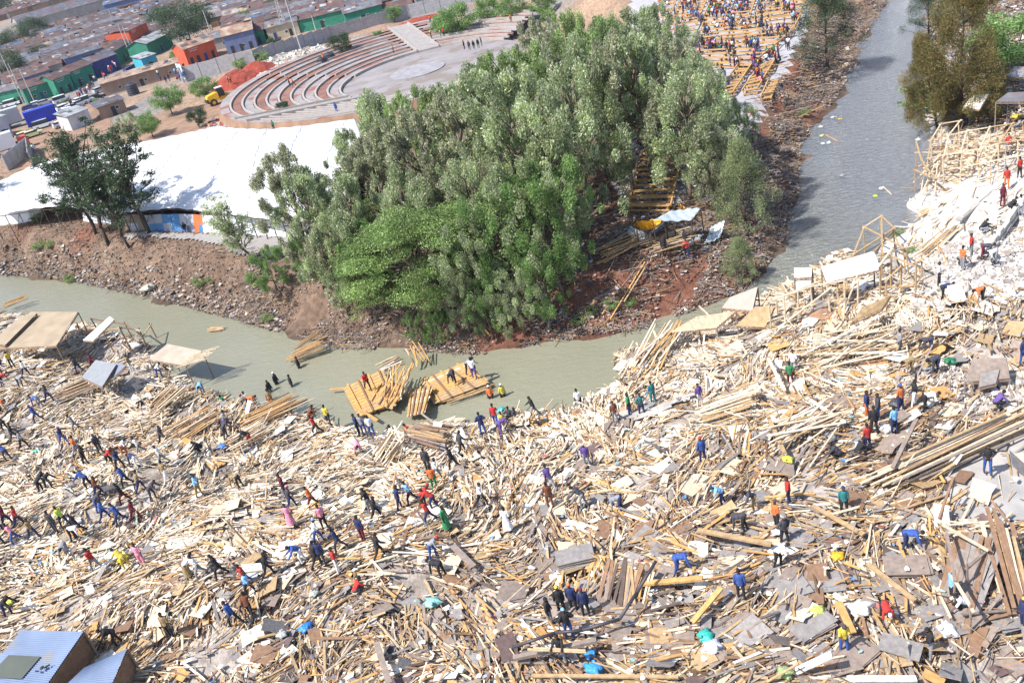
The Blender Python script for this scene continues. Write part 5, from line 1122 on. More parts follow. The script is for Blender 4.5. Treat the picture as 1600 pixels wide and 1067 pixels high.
# stacked boards
def stack(px,py,ad,n,L,W,T,colr,label,name='board_stack',jit=.12,dz=.35,part='board',alt=None):
    p=gnd(px,py); r=empty(name,(p[0],p[1],p[2]+dz),R_(ad))
    for i in range(n):
        MB().box((rnd.uniform(-1,1)*jit*L*.5,rnd.uniform(-1,1)*jit*W,i*(T+.012)),(L*rnd.uniform(.85,1),W*rnd.uniform(.8,1),T),rz=rnd.uniform(-.06,.06)*(1+jit*3),rx=rnd.uniform(-.02,.02)).build(part,MW[rnd.choice(alt) if alt else colr],r)
    return tag(r,label,'stack')
stack(902,886,0,7,2.0,1.25,.05,'grey','neat stack of grey plywood sheets with pale edges',jit=.06,dz=.5); stack(890,945,40,3,1.6,1.,.05,'grey','grey boards under the group of people in black',alt=['grey','grey-brown']); stack(1235,928,5,3,1.5,1.2,.04,'maroon','maroon tile-patterned boards lying flat at right',alt=['maroon','grey']); stack(1420,895,-14,4,1.9,1.25,.05,'grey-brown','dark grey roof boards stacked below the person in blue')
stack(1290,920,-10,3,1.7,1.1,.04,'grey','dark grey boards right of the maroon ones',alt=['grey','grey-brown']); stack(1270,990,20,3,1.9,1.1,.04,'grey-brown','brown-grey ribbed boards near the lower right corner',alt=['grey-brown','grey']); stack(1330,1035,30,3,2.1,1.3,.04,'grey','grey ribbed boards under the person in a yellow shirt',alt=['grey','grey-brown'])
stack(1045,1005,-15,2,2.2,1.4,.04,'grey-brown','flat grey boards below the bent pipe',alt=['grey-brown','grey']); stack(990,972,0,2,1.7,1.1,.04,'grey','dark slate boards under the bend of the pipe')
def bundle(a,b,n,w,colrs,label,name='board_bundle',th=.05,bw=.12,spread=.25,za=.35,zb=.35,hgt=.4):
    A=Vector(gnd(*a,za));B=Vector(gnd(*b,zb)); d=B-A; r=empty(name,A); side=Vector((-d.y,d.x,0)).normalized()
    bw*=.72; n=int(n*1.15)
    for i in range(n):
        off=side*rnd.uniform(-w,w)/2+Vector((0,0,rnd.random()*hgt)); s=rnd.uniform(-.12,.1);e=rnd.uniform(.82,1.1)
        P=A+d*s*rnd.uniform(.5,2.2)+off+side*rnd.uniform(-spread,spread)-A; Q=d*e*rnd.uniform(.8,1)+off+side*rnd.uniform(-spread,spread)
        v=Q-P; m=MB(); m.box((0,0,0),(v.length,bw*rnd.uniform(.7,1.3),th)); o=m.build('board',MW[rnd.choice(colrs)],r); o.location=(P+Q)/2; o.rotation_euler=v.to_track_quat('X','Z').to_euler()
    return tag(r,label,'bundle')
bundle((385,665),(478,622),26,2.6,['orange','orange','tan','pale','brown'],'bundle of long orange boards sliding toward the water at left centre',za=.5,zb=1.1)
bundle((1405,752),(1640,644),30,1.5,['brown','grey-brown','tan','tan','pale','pale'],'long stack of parallel dark and pale boards beside the concrete yard',bw=.16,hgt=.7)
bundle((965,950),(975,872),16,1.5,['brown','grey-brown','tan','dark'],'upright dark board bundle standing in the near wreckage',za=.2,zb=1.7,hgt=.2,bw=.2)
bundle((1000,945),(1012,885),9,.6,['tan','orange','pale'],'sloping yellow planks right of the upright dark bundle',za=.2,zb=1.3,hgt=.2)
bundle((95,620),(175,588),24,2.2,['tan','pale','brown','pale'],'fan of broken battens below the grey sheets at left',za=.5,zb=.9); bundle((245,640),(285,605),22,2.4,['tan','pale','brown'],'heap of tan battens below the overhanging platform',za=.4,zb=1.)
bundle((265,690),(345,645),26,3.,['orange','tan','pale','brown'],'loose orange-brown batten heap in the left middle',za=.4,zb=.9,spread=.6); bundle((360,700),(420,665),20,2.,['tan','pale','cream'],'pale batten heap right of the loose orange heap',za=.3,zb=.7)
bundle((640,675),(700,690),16,1.6,['brown','grey-brown','tan'],'dark long boards bridging the pile under the rafts',za=.9,zb=.7,bw=.2); bundle((597,722),(626,678),18,2.2,['tan','pale','brown'],'tall stack of upright battens in the centre of the field',za=.4,zb=1.5)
bundle((1100,650),(1190,620),22,2.,['cream','pale','tan'],'cream batten heap right of the people in green',za=.4,zb=.9); bundle((1210,700),(1310,640),18,2.6,['cream','pale','tan'],'large cream batten heap at right centre',za=.3,zb=.8,spread=1.5,hgt=.7); bundle((1250,560),(1420,520),20,3,['cream','pale','tan'],'long cream battens heaped under the timber frames',za=.4,zb=.5,spread=1.4,hgt=.7)
bundle((1010,570),(1060,500),20,2.4,['cream','pale','tan','orange'],'broken roof battens thrust up at the water edge, right of the pool',za=.6,zb=1.5,spread=.7); bundle((455,560),(510,535),14,1.6,['brown','tan','orange'],'brown poles stranded at the far water edge',za=.3,zb=.7); bundle((500,522),(462,546),9,.8,['brown','tan'],'thin brown poles leaning down the far bank',za=.9,zb=.2,bw=.08)
bundle((930,478),(985,395),16,3.,['tan','orange','brown'],'scattered beams on the brown earth by the orange tarpaulin',za=.15,zb=.2,hgt=.15,spread=1.2); bundle((1010,385),(1085,362),18,2.6,['tan','pale','brown'],'planks behind the orange tarpaulin shelter',za=.3,zb=.4,spread=.8); bundle((940,400),(1010,370),14,2.4,['tan','orange'],'yellow beams left of the orange tarpaulin shelter',za=.2,zb=.3,spread=.7)
bundle((785,520),(740,475),8,1.6,['tan','orange'],'orange poles under the trees at the grove front',za=.4,zb=.6); bundle((1440,400),(1500,350),12,1.2,['tan','pale'],'yellow beams lying along the edge of the white slab',za=.3,zb=.3,hgt=.2)
bundle((1505,860),(1600,845),20,2.4,['tan','pale','cream'],'pale planks piled beyond the collapsed board wall',za=.5,zb=.5,spread=.6); bundle((1490,985),(1535,835),22,1.5,['grey-brown','grey','brown'],'collapsed board wall of long weathered grey boards at right',za=.2,zb=1.2,bw=.3,hgt=.15,spread=.2)
bundle((1555,830),(1585,960),12,1.2,['tan','pale','brown'],'long planks sloping down right of the collapsed board wall',za=1.2,zb=.4,bw=.2)
# scaffold posts over the pit
def frame(name,label,posts,beams,colr='tan',r=.06,cat='frame',round_=True):
    """posts: (px,py,height); beams: (i,ti,j,tj)"""
    B=[Vector(gnd(x,y)) for x,y,_ in posts]; o=empty(name,B[0]); O=B[0]
    for b,(x,y,h) in zip(B,posts): MB().tube(b-O-Vector((0,0,.2)),b-O+Vector((rnd.uniform(-.15,.15),rnd.uniform(-.15,.15),h)),r,r*.8,6).build('post',MW[colr],o)
    for i,ti,j,tj in beams:
        A=B[i]-O+Vector((0,0,posts[i][2]*ti));C=B[j]-O+Vector((0,0,posts[j][2]*tj)); d=C-A; q=MB().box((0,0,0),(d.length+.4,.12,.07)).build('beam',MW[rnd.choice([colr,'pale','tan'])],o); q.location=(A+C)/2; q.rotation_euler=d.to_track_quat('X','Z').to_euler()
    return tag(o,label,cat)
frame('post_frame','weathered post frame over the pit beside the person in an orange cap',[(1478,878,2.),(1490,960,2.2),(1512,930,2.),(1516,1000,2.),(1535,900,1.6)],[(0,.9,1,.95),(1,.9,3,.9),(0,1,4,1),(2,.8,4,.8)],'grey-brown')
frame('standing_poles','skeleton of poles left standing before the river at left',[(150,545,2.4),(178,550,2.6),(205,548,2.6),(210,535,2.2),(232,548,2.4),(160,528,2.3),(245,528,1.6)],[(0,.9,1,.9),(1,.9,2,.9),(2,.95,4,.9),(3,.9,4,.7),(5,.9,3,.9),(4,.6,6,.9),(0,.4,2,.95)],'brown',.07)
frame('roof_frame','collapsed roof frame hanging over the right river bank',[(1335,440,2.2),(1352,395,2.2),(1378,372,1.9),(1398,392,1.9),(1415,425,1.9),(1380,440,2.2)],[(0,1,1,1),(1,1,2,1),(2,1,3,1),(0,1,3,1),(1,1,4,1),(5,1,2,1),(0,.8,5,.9),(5,1,4,1),(3,.7,4,.6),(0,.3,3,.9)],'tan',.06)
frame('wall_frame','pale stud frame of a stripped house by the water, left of the white roof sheet',[(1205,520,2.4),(1228,515,2.6),(1248,508,2.6),(1272,500,2.6),(1298,496,2.4),(1320,488,2.6),(1340,480,2.2),(1215,498,1.6),(1310,468,2.)],[(0,1,3,1),(3,1,6,1),(0,.4,2,.4),(2,.5,5,.4),(1,.2,4,.9),(3,.1,6,.8),(7,1,8,1),(5,.1,6,1)],'pale',.075)
frame('wall_frame','pale stud frame right of the white roof sheet',[(1375,470,2.6),(1392,455,3.),(1408,462,2.4),(1430,470,2.8),(1386,485,2.2),(1440,440,1.8),(1420,430,1.8)],[(0,1,1,1),(1,.9,3,.9),(0,.4,3,.4),(4,1,2,.9),(5,.9,6,.9),(1,.5,5,.9)],'tan',.08)
def polehouse():
    posts=[(x,y,2.6) for x,y in ((1450,292),(1475,288),(1500,285),(1530,280),(1560,272),(1590,268),(1455,262),(1482,256),(1510,250),(1545,245),(1580,240),(1470,236),(1500,232))]
    bm=[(0,1,1,1),(1,1,2,1),(2,1,3,1),(3,1,4,1),(4,1,5,1),(6,1,7,1),(7,1,8,1),(8,1,9,1),(9,1,10,1),(0,1,6,1),(1,1,7,1),(2,1,8,1),(3,1,9,1),(4,1,10,1),(6,1,11,1),(7,1,12,1),(0,.5,2,.5),(2,.5,5,.5),(11,1,12,1),(0,.1,1,.9),(3,.1,4,.9)]
    frame('house_frame','large bare pole frame of a dismantled house above the white slab',posts,bm,'pale',.07)
    frame('pole_lattice','lattice of leaning poles on the right bank under the rust-tinged casuarina',[(1432,262,2.4),(1440,285,2.2),(1448,302,2.2),(1462,310,2.),(1430,300,2.),(1470,275,2.4)],[(0,1,1,.9),(1,1,2,.9),(2,1,3,.9),(4,1,2,.7),(0,.6,5,.9),(1,.4,3,.9),(4,.5,5,.8)],'tan',.05)
    frame('leaning_poles','three dark poles leaning together right of the big casuarina',[(1512,190,2.6),(1530,178,3.6),(1546,178,2.8),(1540,160,2.)],[(0,1,2,.1),(1,1,2,.6),(0,.2,1,.9),(3,.9,1,.8)],'brown',.09)
polehouse()
def scatter_poles(poly,n,label,Lr,colrs,name='loose_pole',group='loose poles around the right bank'):
    X,Y=inpx(poly,n)
    for i in range(n):
        L=rnd.uniform(*Lr); z=h1(X[i],Y[i])+rnd.uniform(.3,1.2); c=rnd.choice(colrs); o=MB().tube((-L/2,0,0),(L/2,0,0),.05,.035,6).build(name,MW[c]); o.location=(X[i],Y[i],z); o.rotation_euler=(0,rnd.uniform(-.35,.35),rnd.uniform(-.6,1.2)); px,py=pix(X[i],Y[i],z)
        tag(o,unique(c+' '+label,px,py),'pole',group)
scatter_poles([(1420,330),(1470,215),(1640,195),(1640,285),(1480,295)],42,'pole lying loose',(1.5,4.5),['pale','tan','brown','cream'])
scatter_poles([(1480,120),(1640,110),(1640,200),(1510,205)],26,'pole among dark scrap',(1.5,4.),['grey-brown','grey','brown'],group='poles in the shaded scrap at the right')
scatter_poles([(1440,0),(1600,0),(1600,70),(1500,60)],26,'branch pole on the far heap',(2.5,6.),['grey-brown','tan','brown'],group='poles on the far right heap')
scatter_poles([(1190,90),(1260,120),(1310,100),(1290,190),(1230,220),(1190,200)],22,'dead branch on the upper bank',(1.5,4.),['brown','grey-brown','tan'],group='dead branches on the upper bank')
# rafts of fresh planks in the water
def raft(c4,label,nb=7,z=-2.75,colr='orange'):
    P=[Vector(plane(x,y,z+zz)) for x,y,zz in c4]; o=empty('plank_raft',P[0]); O=P[0].copy(); nr=11
    for i in range(nr):
        t0,t1=(i+.04)/nr,(i+.94)/nr
        a,b,c,d=P[0].lerp(P[3],t0),P[1].lerp(P[2],t0),P[1].lerp(P[2],t1),P[0].lerp(P[3],t1); e=(b-a)*rnd.uniform(-.04,.05); b=b+e;c=c+e; u=Vector((0,0,.05)); m=MB()
        m.add([q-O for q in(a,b,c,d,a+u,b+u,c+u,d+u)],[(4,5,6,7),(0,1,5,4),(1,2,6,5),(2,3,7,6),(3,0,4,7),(0,3,2,1)]); m.build('plank',MW[rnd.choice([colr,'pale' if i%3 else colr,colr,'tan'])],o)
    for i in range(nb):
        t=(i+.5)/nb; a=P[0].lerp(P[1],t)-O+Vector((0,0,.1));b=P[3].lerp(P[2],t)-O+Vector((0,0,.1)); d=b-a; q=MB().box((0,0,0),(d.length*1.06,.12,.12)).build('batten',MW['brown' if i%2 else 'orange'],o); q.location=(a+b)/2; q.rotation_euler=d.to_track_quat('X','Z').to_euler()
    return tag(o,label,'raft')
raft([(536,607,.1),(600,577,.35),(622,628,.25),(560,652,0)],'left raft of fresh orange planks tilted in the brown river',4)
raft([(657,596,0),(722,568,.35),(768,597,.3),(678,632,0)],'right raft of fresh orange planks floating in the brown river',5)
raft([(588,600,.2),(634,610,.5),(612,640,.4),(575,625,.2)],'small fresh plank piece overlapping the left raft',3); raft([(640,610,.1),(676,605,.5),(664,645,.6),(636,652,.1)],'slatted orange frame between the two rafts',5,colr='tan')
bundle((612,625),(628,572),18,1.6,['orange','orange','tan','pale'],'splayed orange boards piled at the right end of the left raft',za=.9,zb=1.6,spread=.5,hgt=.5); bundle((660,570),(646,540),8,1.3,['orange','brown','pale'],'broken red-brown boards standing in the water above the rafts',za=.4,zb=1.4); bundle((595,575),(625,560),10,1.4,['brown','pale','white'],'white and brown boards floating behind the left raft',za=.15,zb=.25,hgt=.1)
bundle((700,625),(775,600),8,1.2,['orange','tan'],'long poles alongside the right raft',za=.2,zb=.3,hgt=.1,bw=.08); between((554,635),(590,657),.9,.2,.22,.1,'orange','red-brown plank sloping down from the left raft'); between((515,609),(545,606),.15,.15,.14,.1,'orange','short red-brown board floating left of the rafts')
bundle((328,515),(352,514),6,.7,['orange','tan','pale'],'small snag of boards stranded midstream at left',za=.1,zb=.1,hgt=.12); bundle((8,480),(45,465),9,1.8,['orange','brown','tan'],'brown slatted frame at the left river edge',za=.7,zb=.9,hgt=.2)
# roofs and sheds
def slabroof(c4,colr,label,name='board_roof',th=.06,posts=True,m=None,cat='roof',ribs=0,under=None):
    P=[Vector(plane(x,y,z)) for x,y,z in c4]; o=empty(name,(P[0].x,P[0].y,h1(P[0].x,P[0].y))); O=Vector(o.location); u=Vector((0,0,th)); m=m or MW[colr]
    if ribs:
        mb=MB(); n=ribs
        for i in range(n):
            for k in(0,1):
                t0=(i+k*.5)/n;t1=(i+k*.5+.5)/n; zz=(0,.05) if k==0 else (.05,0)
                mb.add([P[0].lerp(P[1],t0)-O+Vector((0,0,zz[0])),P[0].lerp(P[1],t1)-O+Vector((0,0,zz[1])),P[3].lerp(P[2],t1)-O+Vector((0,0,zz[1])),P[3].lerp(P[2],t0)-O+Vector((0,0,zz[0]))],[(0,1,2,3)])
        rf=mb.build('roof_sheet',m,o)
    else: rf=MB().add([q-O for q in P]+[q-O+u for q in P],[(4,5,6,7),(0,1,5,4),(1,2,6,5),(2,3,7,6),(3,0,4,7),(0,3,2,1)]).build('roof_sheet',m,o)
    if posts:
        for q in P: MB().tube(Vector((q.x,q.y,h1(q.x,q.y)-.2))-O,q-O-Vector((0,0,.02)),.06,.05,6).build('post',MW['grey-brown'],o)
    for a,b in((0,1),(1,2),(2,3),(3,0)): MB().tube(P[a]-O-Vector((0,0,.1)),P[b]-O-Vector((0,0,.1)),.05,.05,5).build('rafter',MW['brown'],o)
    return tag(o,label,cat)
mtin=mat('blue_grey_tin',(.16,.215,.33),.6,.12,.8,.05,6,stain=((.2,.21,.23),.6,.55),spec=.25); mtin2=mat('olive_tin',(.2,.215,.18),.5,.08,1,.05,6,metal=.2)
mboard=mat('brown_hardboard',(.33,.26,.18),.85,.15,.9,.2,8,stain=((.3,.22,.15),.5,.6))
def sheds():
    s=slabroof([(-45,1078,1.9),(34,984,2.2),(131,986,2.2),(58,1092,1.9)],'grey','blue-grey corrugated tin roof shed at the lower left corner','tin_shed',m=mtin,cat='shed',ribs=34); O=Vector(s.location)
    A,B,C,D=[Vector(plane(*q)) for q in((34,984,2.1),(131,986,2.1),(58,1092,1.8),(-45,1078,1.8))]
    for a,b in((B,C),(A,B),(D,A)):
        za,zb=h1(a.x,a.y)-.3,h1(b.x,b.y)-.3; e=Vector((0,0,0)); MB().add([Vector((a.x,a.y,za))-O,Vector((b.x,b.y,zb))-O,b-O,a-O],[(0,1,2,3)]).build('wall_boards',MW['brown'],s)
    P=[Vector(plane(*q))+Vector((0,0,.07)) for q in((-20,1060,2.0),(14,1025,2.1),(64,1027,2.1),(34,1062,2.0))]; m=MB(); n=16
    for i in range(n):
        for k in(0,1):
            t0=(i+k*.5)/n;t1=(i+k*.5+.5)/n; z=(0,.05) if k==0 else(.05,0); m.add([P[0].lerp(P[1],0)*0+P[0].lerp(P[3],t0)-O+Vector((0,0,z[0])),P[0].lerp(P[3],t1)-O+Vector((0,0,z[1])),P[1].lerp(P[2],t1)-O+Vector((0,0,z[1])),P[1].lerp(P[2],t0)-O+Vector((0,0,z[0]))],[(0,1,2,3)])
    m.build('olive_patch_sheet',mtin2,s)
    p=plane(66,1044,2.2); sc=MB().ball((0,0,.05),.1,8,5,(1,1.4,.4)).box((.22,.05,.03),(.28,.07,.05),rz=.5).box((-.2,-.12,.03),(.2,.06,.04),rz=-.4).build('scrap_metal',mdark); sc.location=p; tag(sc,'small dark scrap lying on the blue-grey tin roof','scrap')
    s2=slabroof([(95,1078,1.5),(132,1043,1.8),(199,1013,1.8),(168,1085,1.5)],'grey','smaller pale blue tin roof shed right of the corner one','tin_shed',m=mtin,cat='shed',ribs=18); O=Vector(s2.location); a,b=Vector(plane(199,1013,1.7)),Vector(plane(168,1085,1.4))
    MB().add([Vector((a.x,a.y,h1(a.x,a.y)-.3))-O,Vector((b.x,b.y,h1(b.x,b.y)-.3))-O,b-O,a-O],[(0,1,2,3)]).build('wall_boards',MW['brown'],s2)
    slabroof([(-12,545,.6),(48,488,.9),(122,488,.9),(88,541,.6)],'tan','brown board roof on posts at the left river edge','board_shed',m=mboard,cat='shed')
    slabroof([(-14,536,.9),(30,497,1.2),(58,490,1.2),(8,540,.9)],'tan','torn strip of board lapped over the brown board roof','board_sheet',m=mboard,posts=False,cat='board')
    o=slabroof([(232,562,-.7),(262,538,-.3),(316,549,-.4),(290,572,-.9)],'grey','grey board platform overhanging the water at left','board_platform',m=mat('sunbleached_board',(.36,.31,.25),.85,.15,1,.2,9),cat='platform'); O=Vector(o.location)
    for i in range(9):
        a=Vector(plane(286+i*3.2,571-i*2.6,-.42))-O; d=Vector((1,.06,0))*rnd.uniform(1.0,1.9); q=MB().box((0,0,0),(d.length+.6,.09,.06)).build('joist',MW['pale'],o); q.location=a+d*.4; q.rotation_euler=(0,0,rnd.uniform(-.06,.12))
    slabroof([(128,590,.3),(150,563,.7),(182,570,.7),(160,605,.3)],'grey','grey sheet leaning below the pole frame at left','board_sheet',m=mat('grey_sheeting',(.24,.25,.27),.6,.1),posts=False,cat='board'); slabroof([(165,598,.2),(180,566,.6),(197,572,.6),(178,590,.2)],'grey','blue-grey sheet right of the leaning grey one','board_sheet',m=mat('blue_sheeting',(.18,.2,.25),.6,.1),posts=False,cat='board')
    slabroof([(130,532,.3),(172,495,1.3),(178,500,1.3),(146,533,.3)],'white','white board propped against the pole frame','board_sheet',m=MW['white'],posts=False,cat='board')
    slabroof([(1292,442,.7),(1283,418,.9),(1365,394,.9),(1376,421,.7)],'white','white roof sheet lying over the stud frame by the water','white_roof',m=mat('white_paint_sheet',(.8,.8,.8),.5,.04),cat='roof')
    slabroof([(1241,434,.1),(1241,420,.4),(1269,419,.4),(1268,432,.1)],'white','small white sheet on poles above the water','white_roof',m=mat('white_paint_sheet',(.8,.8,.8),.5,.04),cat='roof'); slabroof([(1244,452,-.4),(1243,438,-.2),(1267,436,-.2),(1268,450,-.4)],'pale','louvred pale frame hanging under the small white sheet','slat_frame',m=mat('slat_grey',(.5,.5,.52),.6,.1),posts=False,cat='frame',ribs=7)
    p=slabroof([(1128,482,-1.2),(1140,466,-.7),(1184,449,-.2),(1176,486,-1.)],'pale','torn pale ceiling board sagging over the river bank','ceiling_board',m=mat('dusty_pink_board',(.38,.31,.27),.85,.1),cat='board'); slabroof([(1150,510,-1.3),(1180,480,-.5),(1210,480,-.6),(1196,512,-1.4)],'tan','tan wall board leaning right of the torn ceiling board','ceiling_board',m=MW['tan'],posts=False,cat='board')
    slabroof([(1045,520,-1.4),(1090,494,-.6),(1150,486,-.6),(1120,512,-1.4)],'orange','slatted orange ceiling half fallen into the river','ceiling_frame',m=MW['pale'],cat='frame',ribs=10)
    slabroof([(1508,598,.6),(1520,562,1.2),(1572,560,1.2),(1578,592,.5)],'brown','collapsed grey-brown roof sheets at the right edge of the rubble','fallen_roof',m=MW['grey-brown'],cat='roof'); slabroof([(1530,606,.5),(1532,585,.9),(1562,578,.9),(1556,600,.5)],'grey','grey sheet over the collapsed brown roof','fallen_sheet',m=MW['grey'],posts=False,cat='board')
    slabroof([(1330,505,.4),(1345,484,.8),(1392,462,.9),(1378,484,.4)],'tan','tan wall board lying before the stud frames','wall_board',m=MW['tan'],posts=False,cat='board')
    slabroof([(1556,160,1.8),(1575,146,2.2),(1620,144,2.2),(1606,160,1.8)],'grey','grey shack roof at the right edge behind the casuarina','shack',m=roofm('grey',RC['grey']),cat='shack'); slabroof([(1572,120,2.),(1585,105,2.4),(1620,106,2.4),(1612,122,2.)],'grey','pale metal shack roof under the light green tree','shack',m=roofm('pale',RC['pale']),cat='shack')
    slabroof([(1505,168,1.),(1520,150,1.8),(1545,148,1.8),(1530,172,1.)],'cream','cream board leaning behind the dark poles','board_sheet',m=MW['white'],posts=False,cat='board')
sheds()
def mound(px,py,rx,ry,hz,m,label,name,cat,rz=0): return heap(px,py,rx,ry,hz,m,label,name,cat,seed=px,rz=rz)
mound(1282,500,1.9,1.3,1.1,mat('brown_blanket',(.33,.2,.13),.95,.15,2,.4,12),'brown earth-coloured heap in front of the stud frame','earth_heap','heap'); mound(165,770,2.2,1.3,.9,mat('charred_heap',(.1,.09,.085),.95,.4,2,.6,8),'dark ash heap left of centre in the field','ash_heap','heap'); mound(440,745,2.4,1.2,.7,mat('charred_heap',(.1,.09,.085),.95,.4,2,.6,8),'dark ash heap in the middle of the field','ash_heap','heap')
# block wall stump
def blockwall(a,b,hh,label,thk=.3):
    A=Vector(gnd(*a));B=Vector(gnd(*b)); d=B-A; r=empty('block_wall',A,math.atan2(d.y,d.x)); L=d.length; m=MB(); rows=int(hh/.22); mm=mat('concrete_block',(.5,.47,.43),.9,.15,2,.2,12)
    for k in range(rows):
        n=int(L/.42)
        for i in range(n):
            if k==rows-1 and rnd.random()<.35: continue
            m.box(((i+.5+(k%2)*.5)*L/n-.2,0,.1+k*.22),(L/n-.03,thk*rnd.uniform(.94,1),.2))
    m.build('block_courses',mm,r); MB().box((L/2,0,.02),(L+.3,thk+.2,.2)).build('footing',mconc,r); return tag(r,label,'wall')
blockwall((1428,490),(1485,484),1.3,'broken grey block wall end standing by the timber frames'); blockwall((1425,486),(1500,425),.5,'low dark footing wall running up right from the block wall end'); blockwall((1512,420),(1555,385),.5,'low footing wall beside the people in red and orange'); blockwall((1552,385),(1588,340),.8,'dark low wall at the corner of the white slab')
blockwall((1548,300),(1500,355),.25,'pale kerb across the white slab'); blockwall((1400,365),(1575,352),.3,'long pale sill along the lower edge of the white slab')
# orange tarpaulin shelter and sheets in the grove
def tarp(c4,m,label,name,sag=.4,n=14,cat='tarpaulin',posts=True):
    P=[Vector(gnd(x,y,z)) for x,y,z in c4]; V=[]; 
    for i in range(n+1):
        for j in range(n+1):
            u,v=i/n,j/n; q=P[0].lerp(P[1],u).lerp(P[3].lerp(P[2],u),v); q=q.copy(); q.z+=-sag*math.sin(math.pi*u)*math.sin(math.pi*v)+.12*math.sin(u*17+v*7)*math.sin(v*13); V.append(q)
    O=Vector((P[0].x,P[0].y,h1(P[0].x,P[0].y))); o=empty(name,O); i=np.arange((n+1)**2).reshape(n+1,n+1); f=np.stack([i[:-1,:-1],i[1:,:-1],i[1:,1:],i[:-1,1:]],-1).reshape(-1,4)
    s=npmesh('sheet',np.array([tuple(v-O) for v in V]),f,m,o,smooth=True); t=s.modifiers.new('t','SOLIDIFY'); t.thickness=.02
    if posts:
        for q in P: MB().tube(Vector((q.x,q.y,h1(q.x,q.y)-.2))-O,q-O,.05,.04,6).build('post',mbark2,o)
    return tag(o,label,cat)
mor=mat('orange_tarp',(.80,.36,.01),.5,.1,2); msil=mat('silver_sheet',(.5,.56,.6),.35,.1,2,.3,4,metal=.3); mblu=mat('grey_blue_tarp',(.22,.24,.3),.6,.15,2,.3,5)
tarp([(990,352,1.6),(993,345,2.4),(1038,343,2.4),(1020,358,1.5)],mor,'bright orange tarpaulin shelter at the edge of the grove','tarpaulin_shelter'); tarp([(1018,370,.1),(1016,362,1.6),(1040,346,2.2),(1040,352,.2)],mblu,'grey-blue cloth wall hanging under the orange tarpaulin','cloth_wall',.1); tarp([(978,365,.2),(985,352,.8),(1020,372,.5),(1005,378,.1)],msil,'silvery sheet crumpled left of the orange shelter','metal_sheet',.3,posts=False)
tarp([(1020,345,2.6),(1050,328,2.8),(1095,326,2.8),(1080,345,2.5)],msil,'big silvery roof sheet between the trees behind the orange shelter','sheet_roof',.2)
tarp([(1100,382,.4),(1112,352,.6),(1133,345,1.6),(1125,372,.4)],msil,'bent silvery tin sheet on the upper bank','metal_sheet',.3,posts=False); tarp([(1060,385,.4),(1085,372,.6),(1100,366,.7),(1080,382,.3)],msil,'flat silvery tin sheet left of the bent one','metal_sheet',.1,posts=False)
tarp([(1062,318,.4),(1068,322,1.8),(1070,326,1.8),(1066,330,.6)],mor,'small yellow cloth hanging right of the orange shelter','hanging_cloth',.1,5,posts=False)
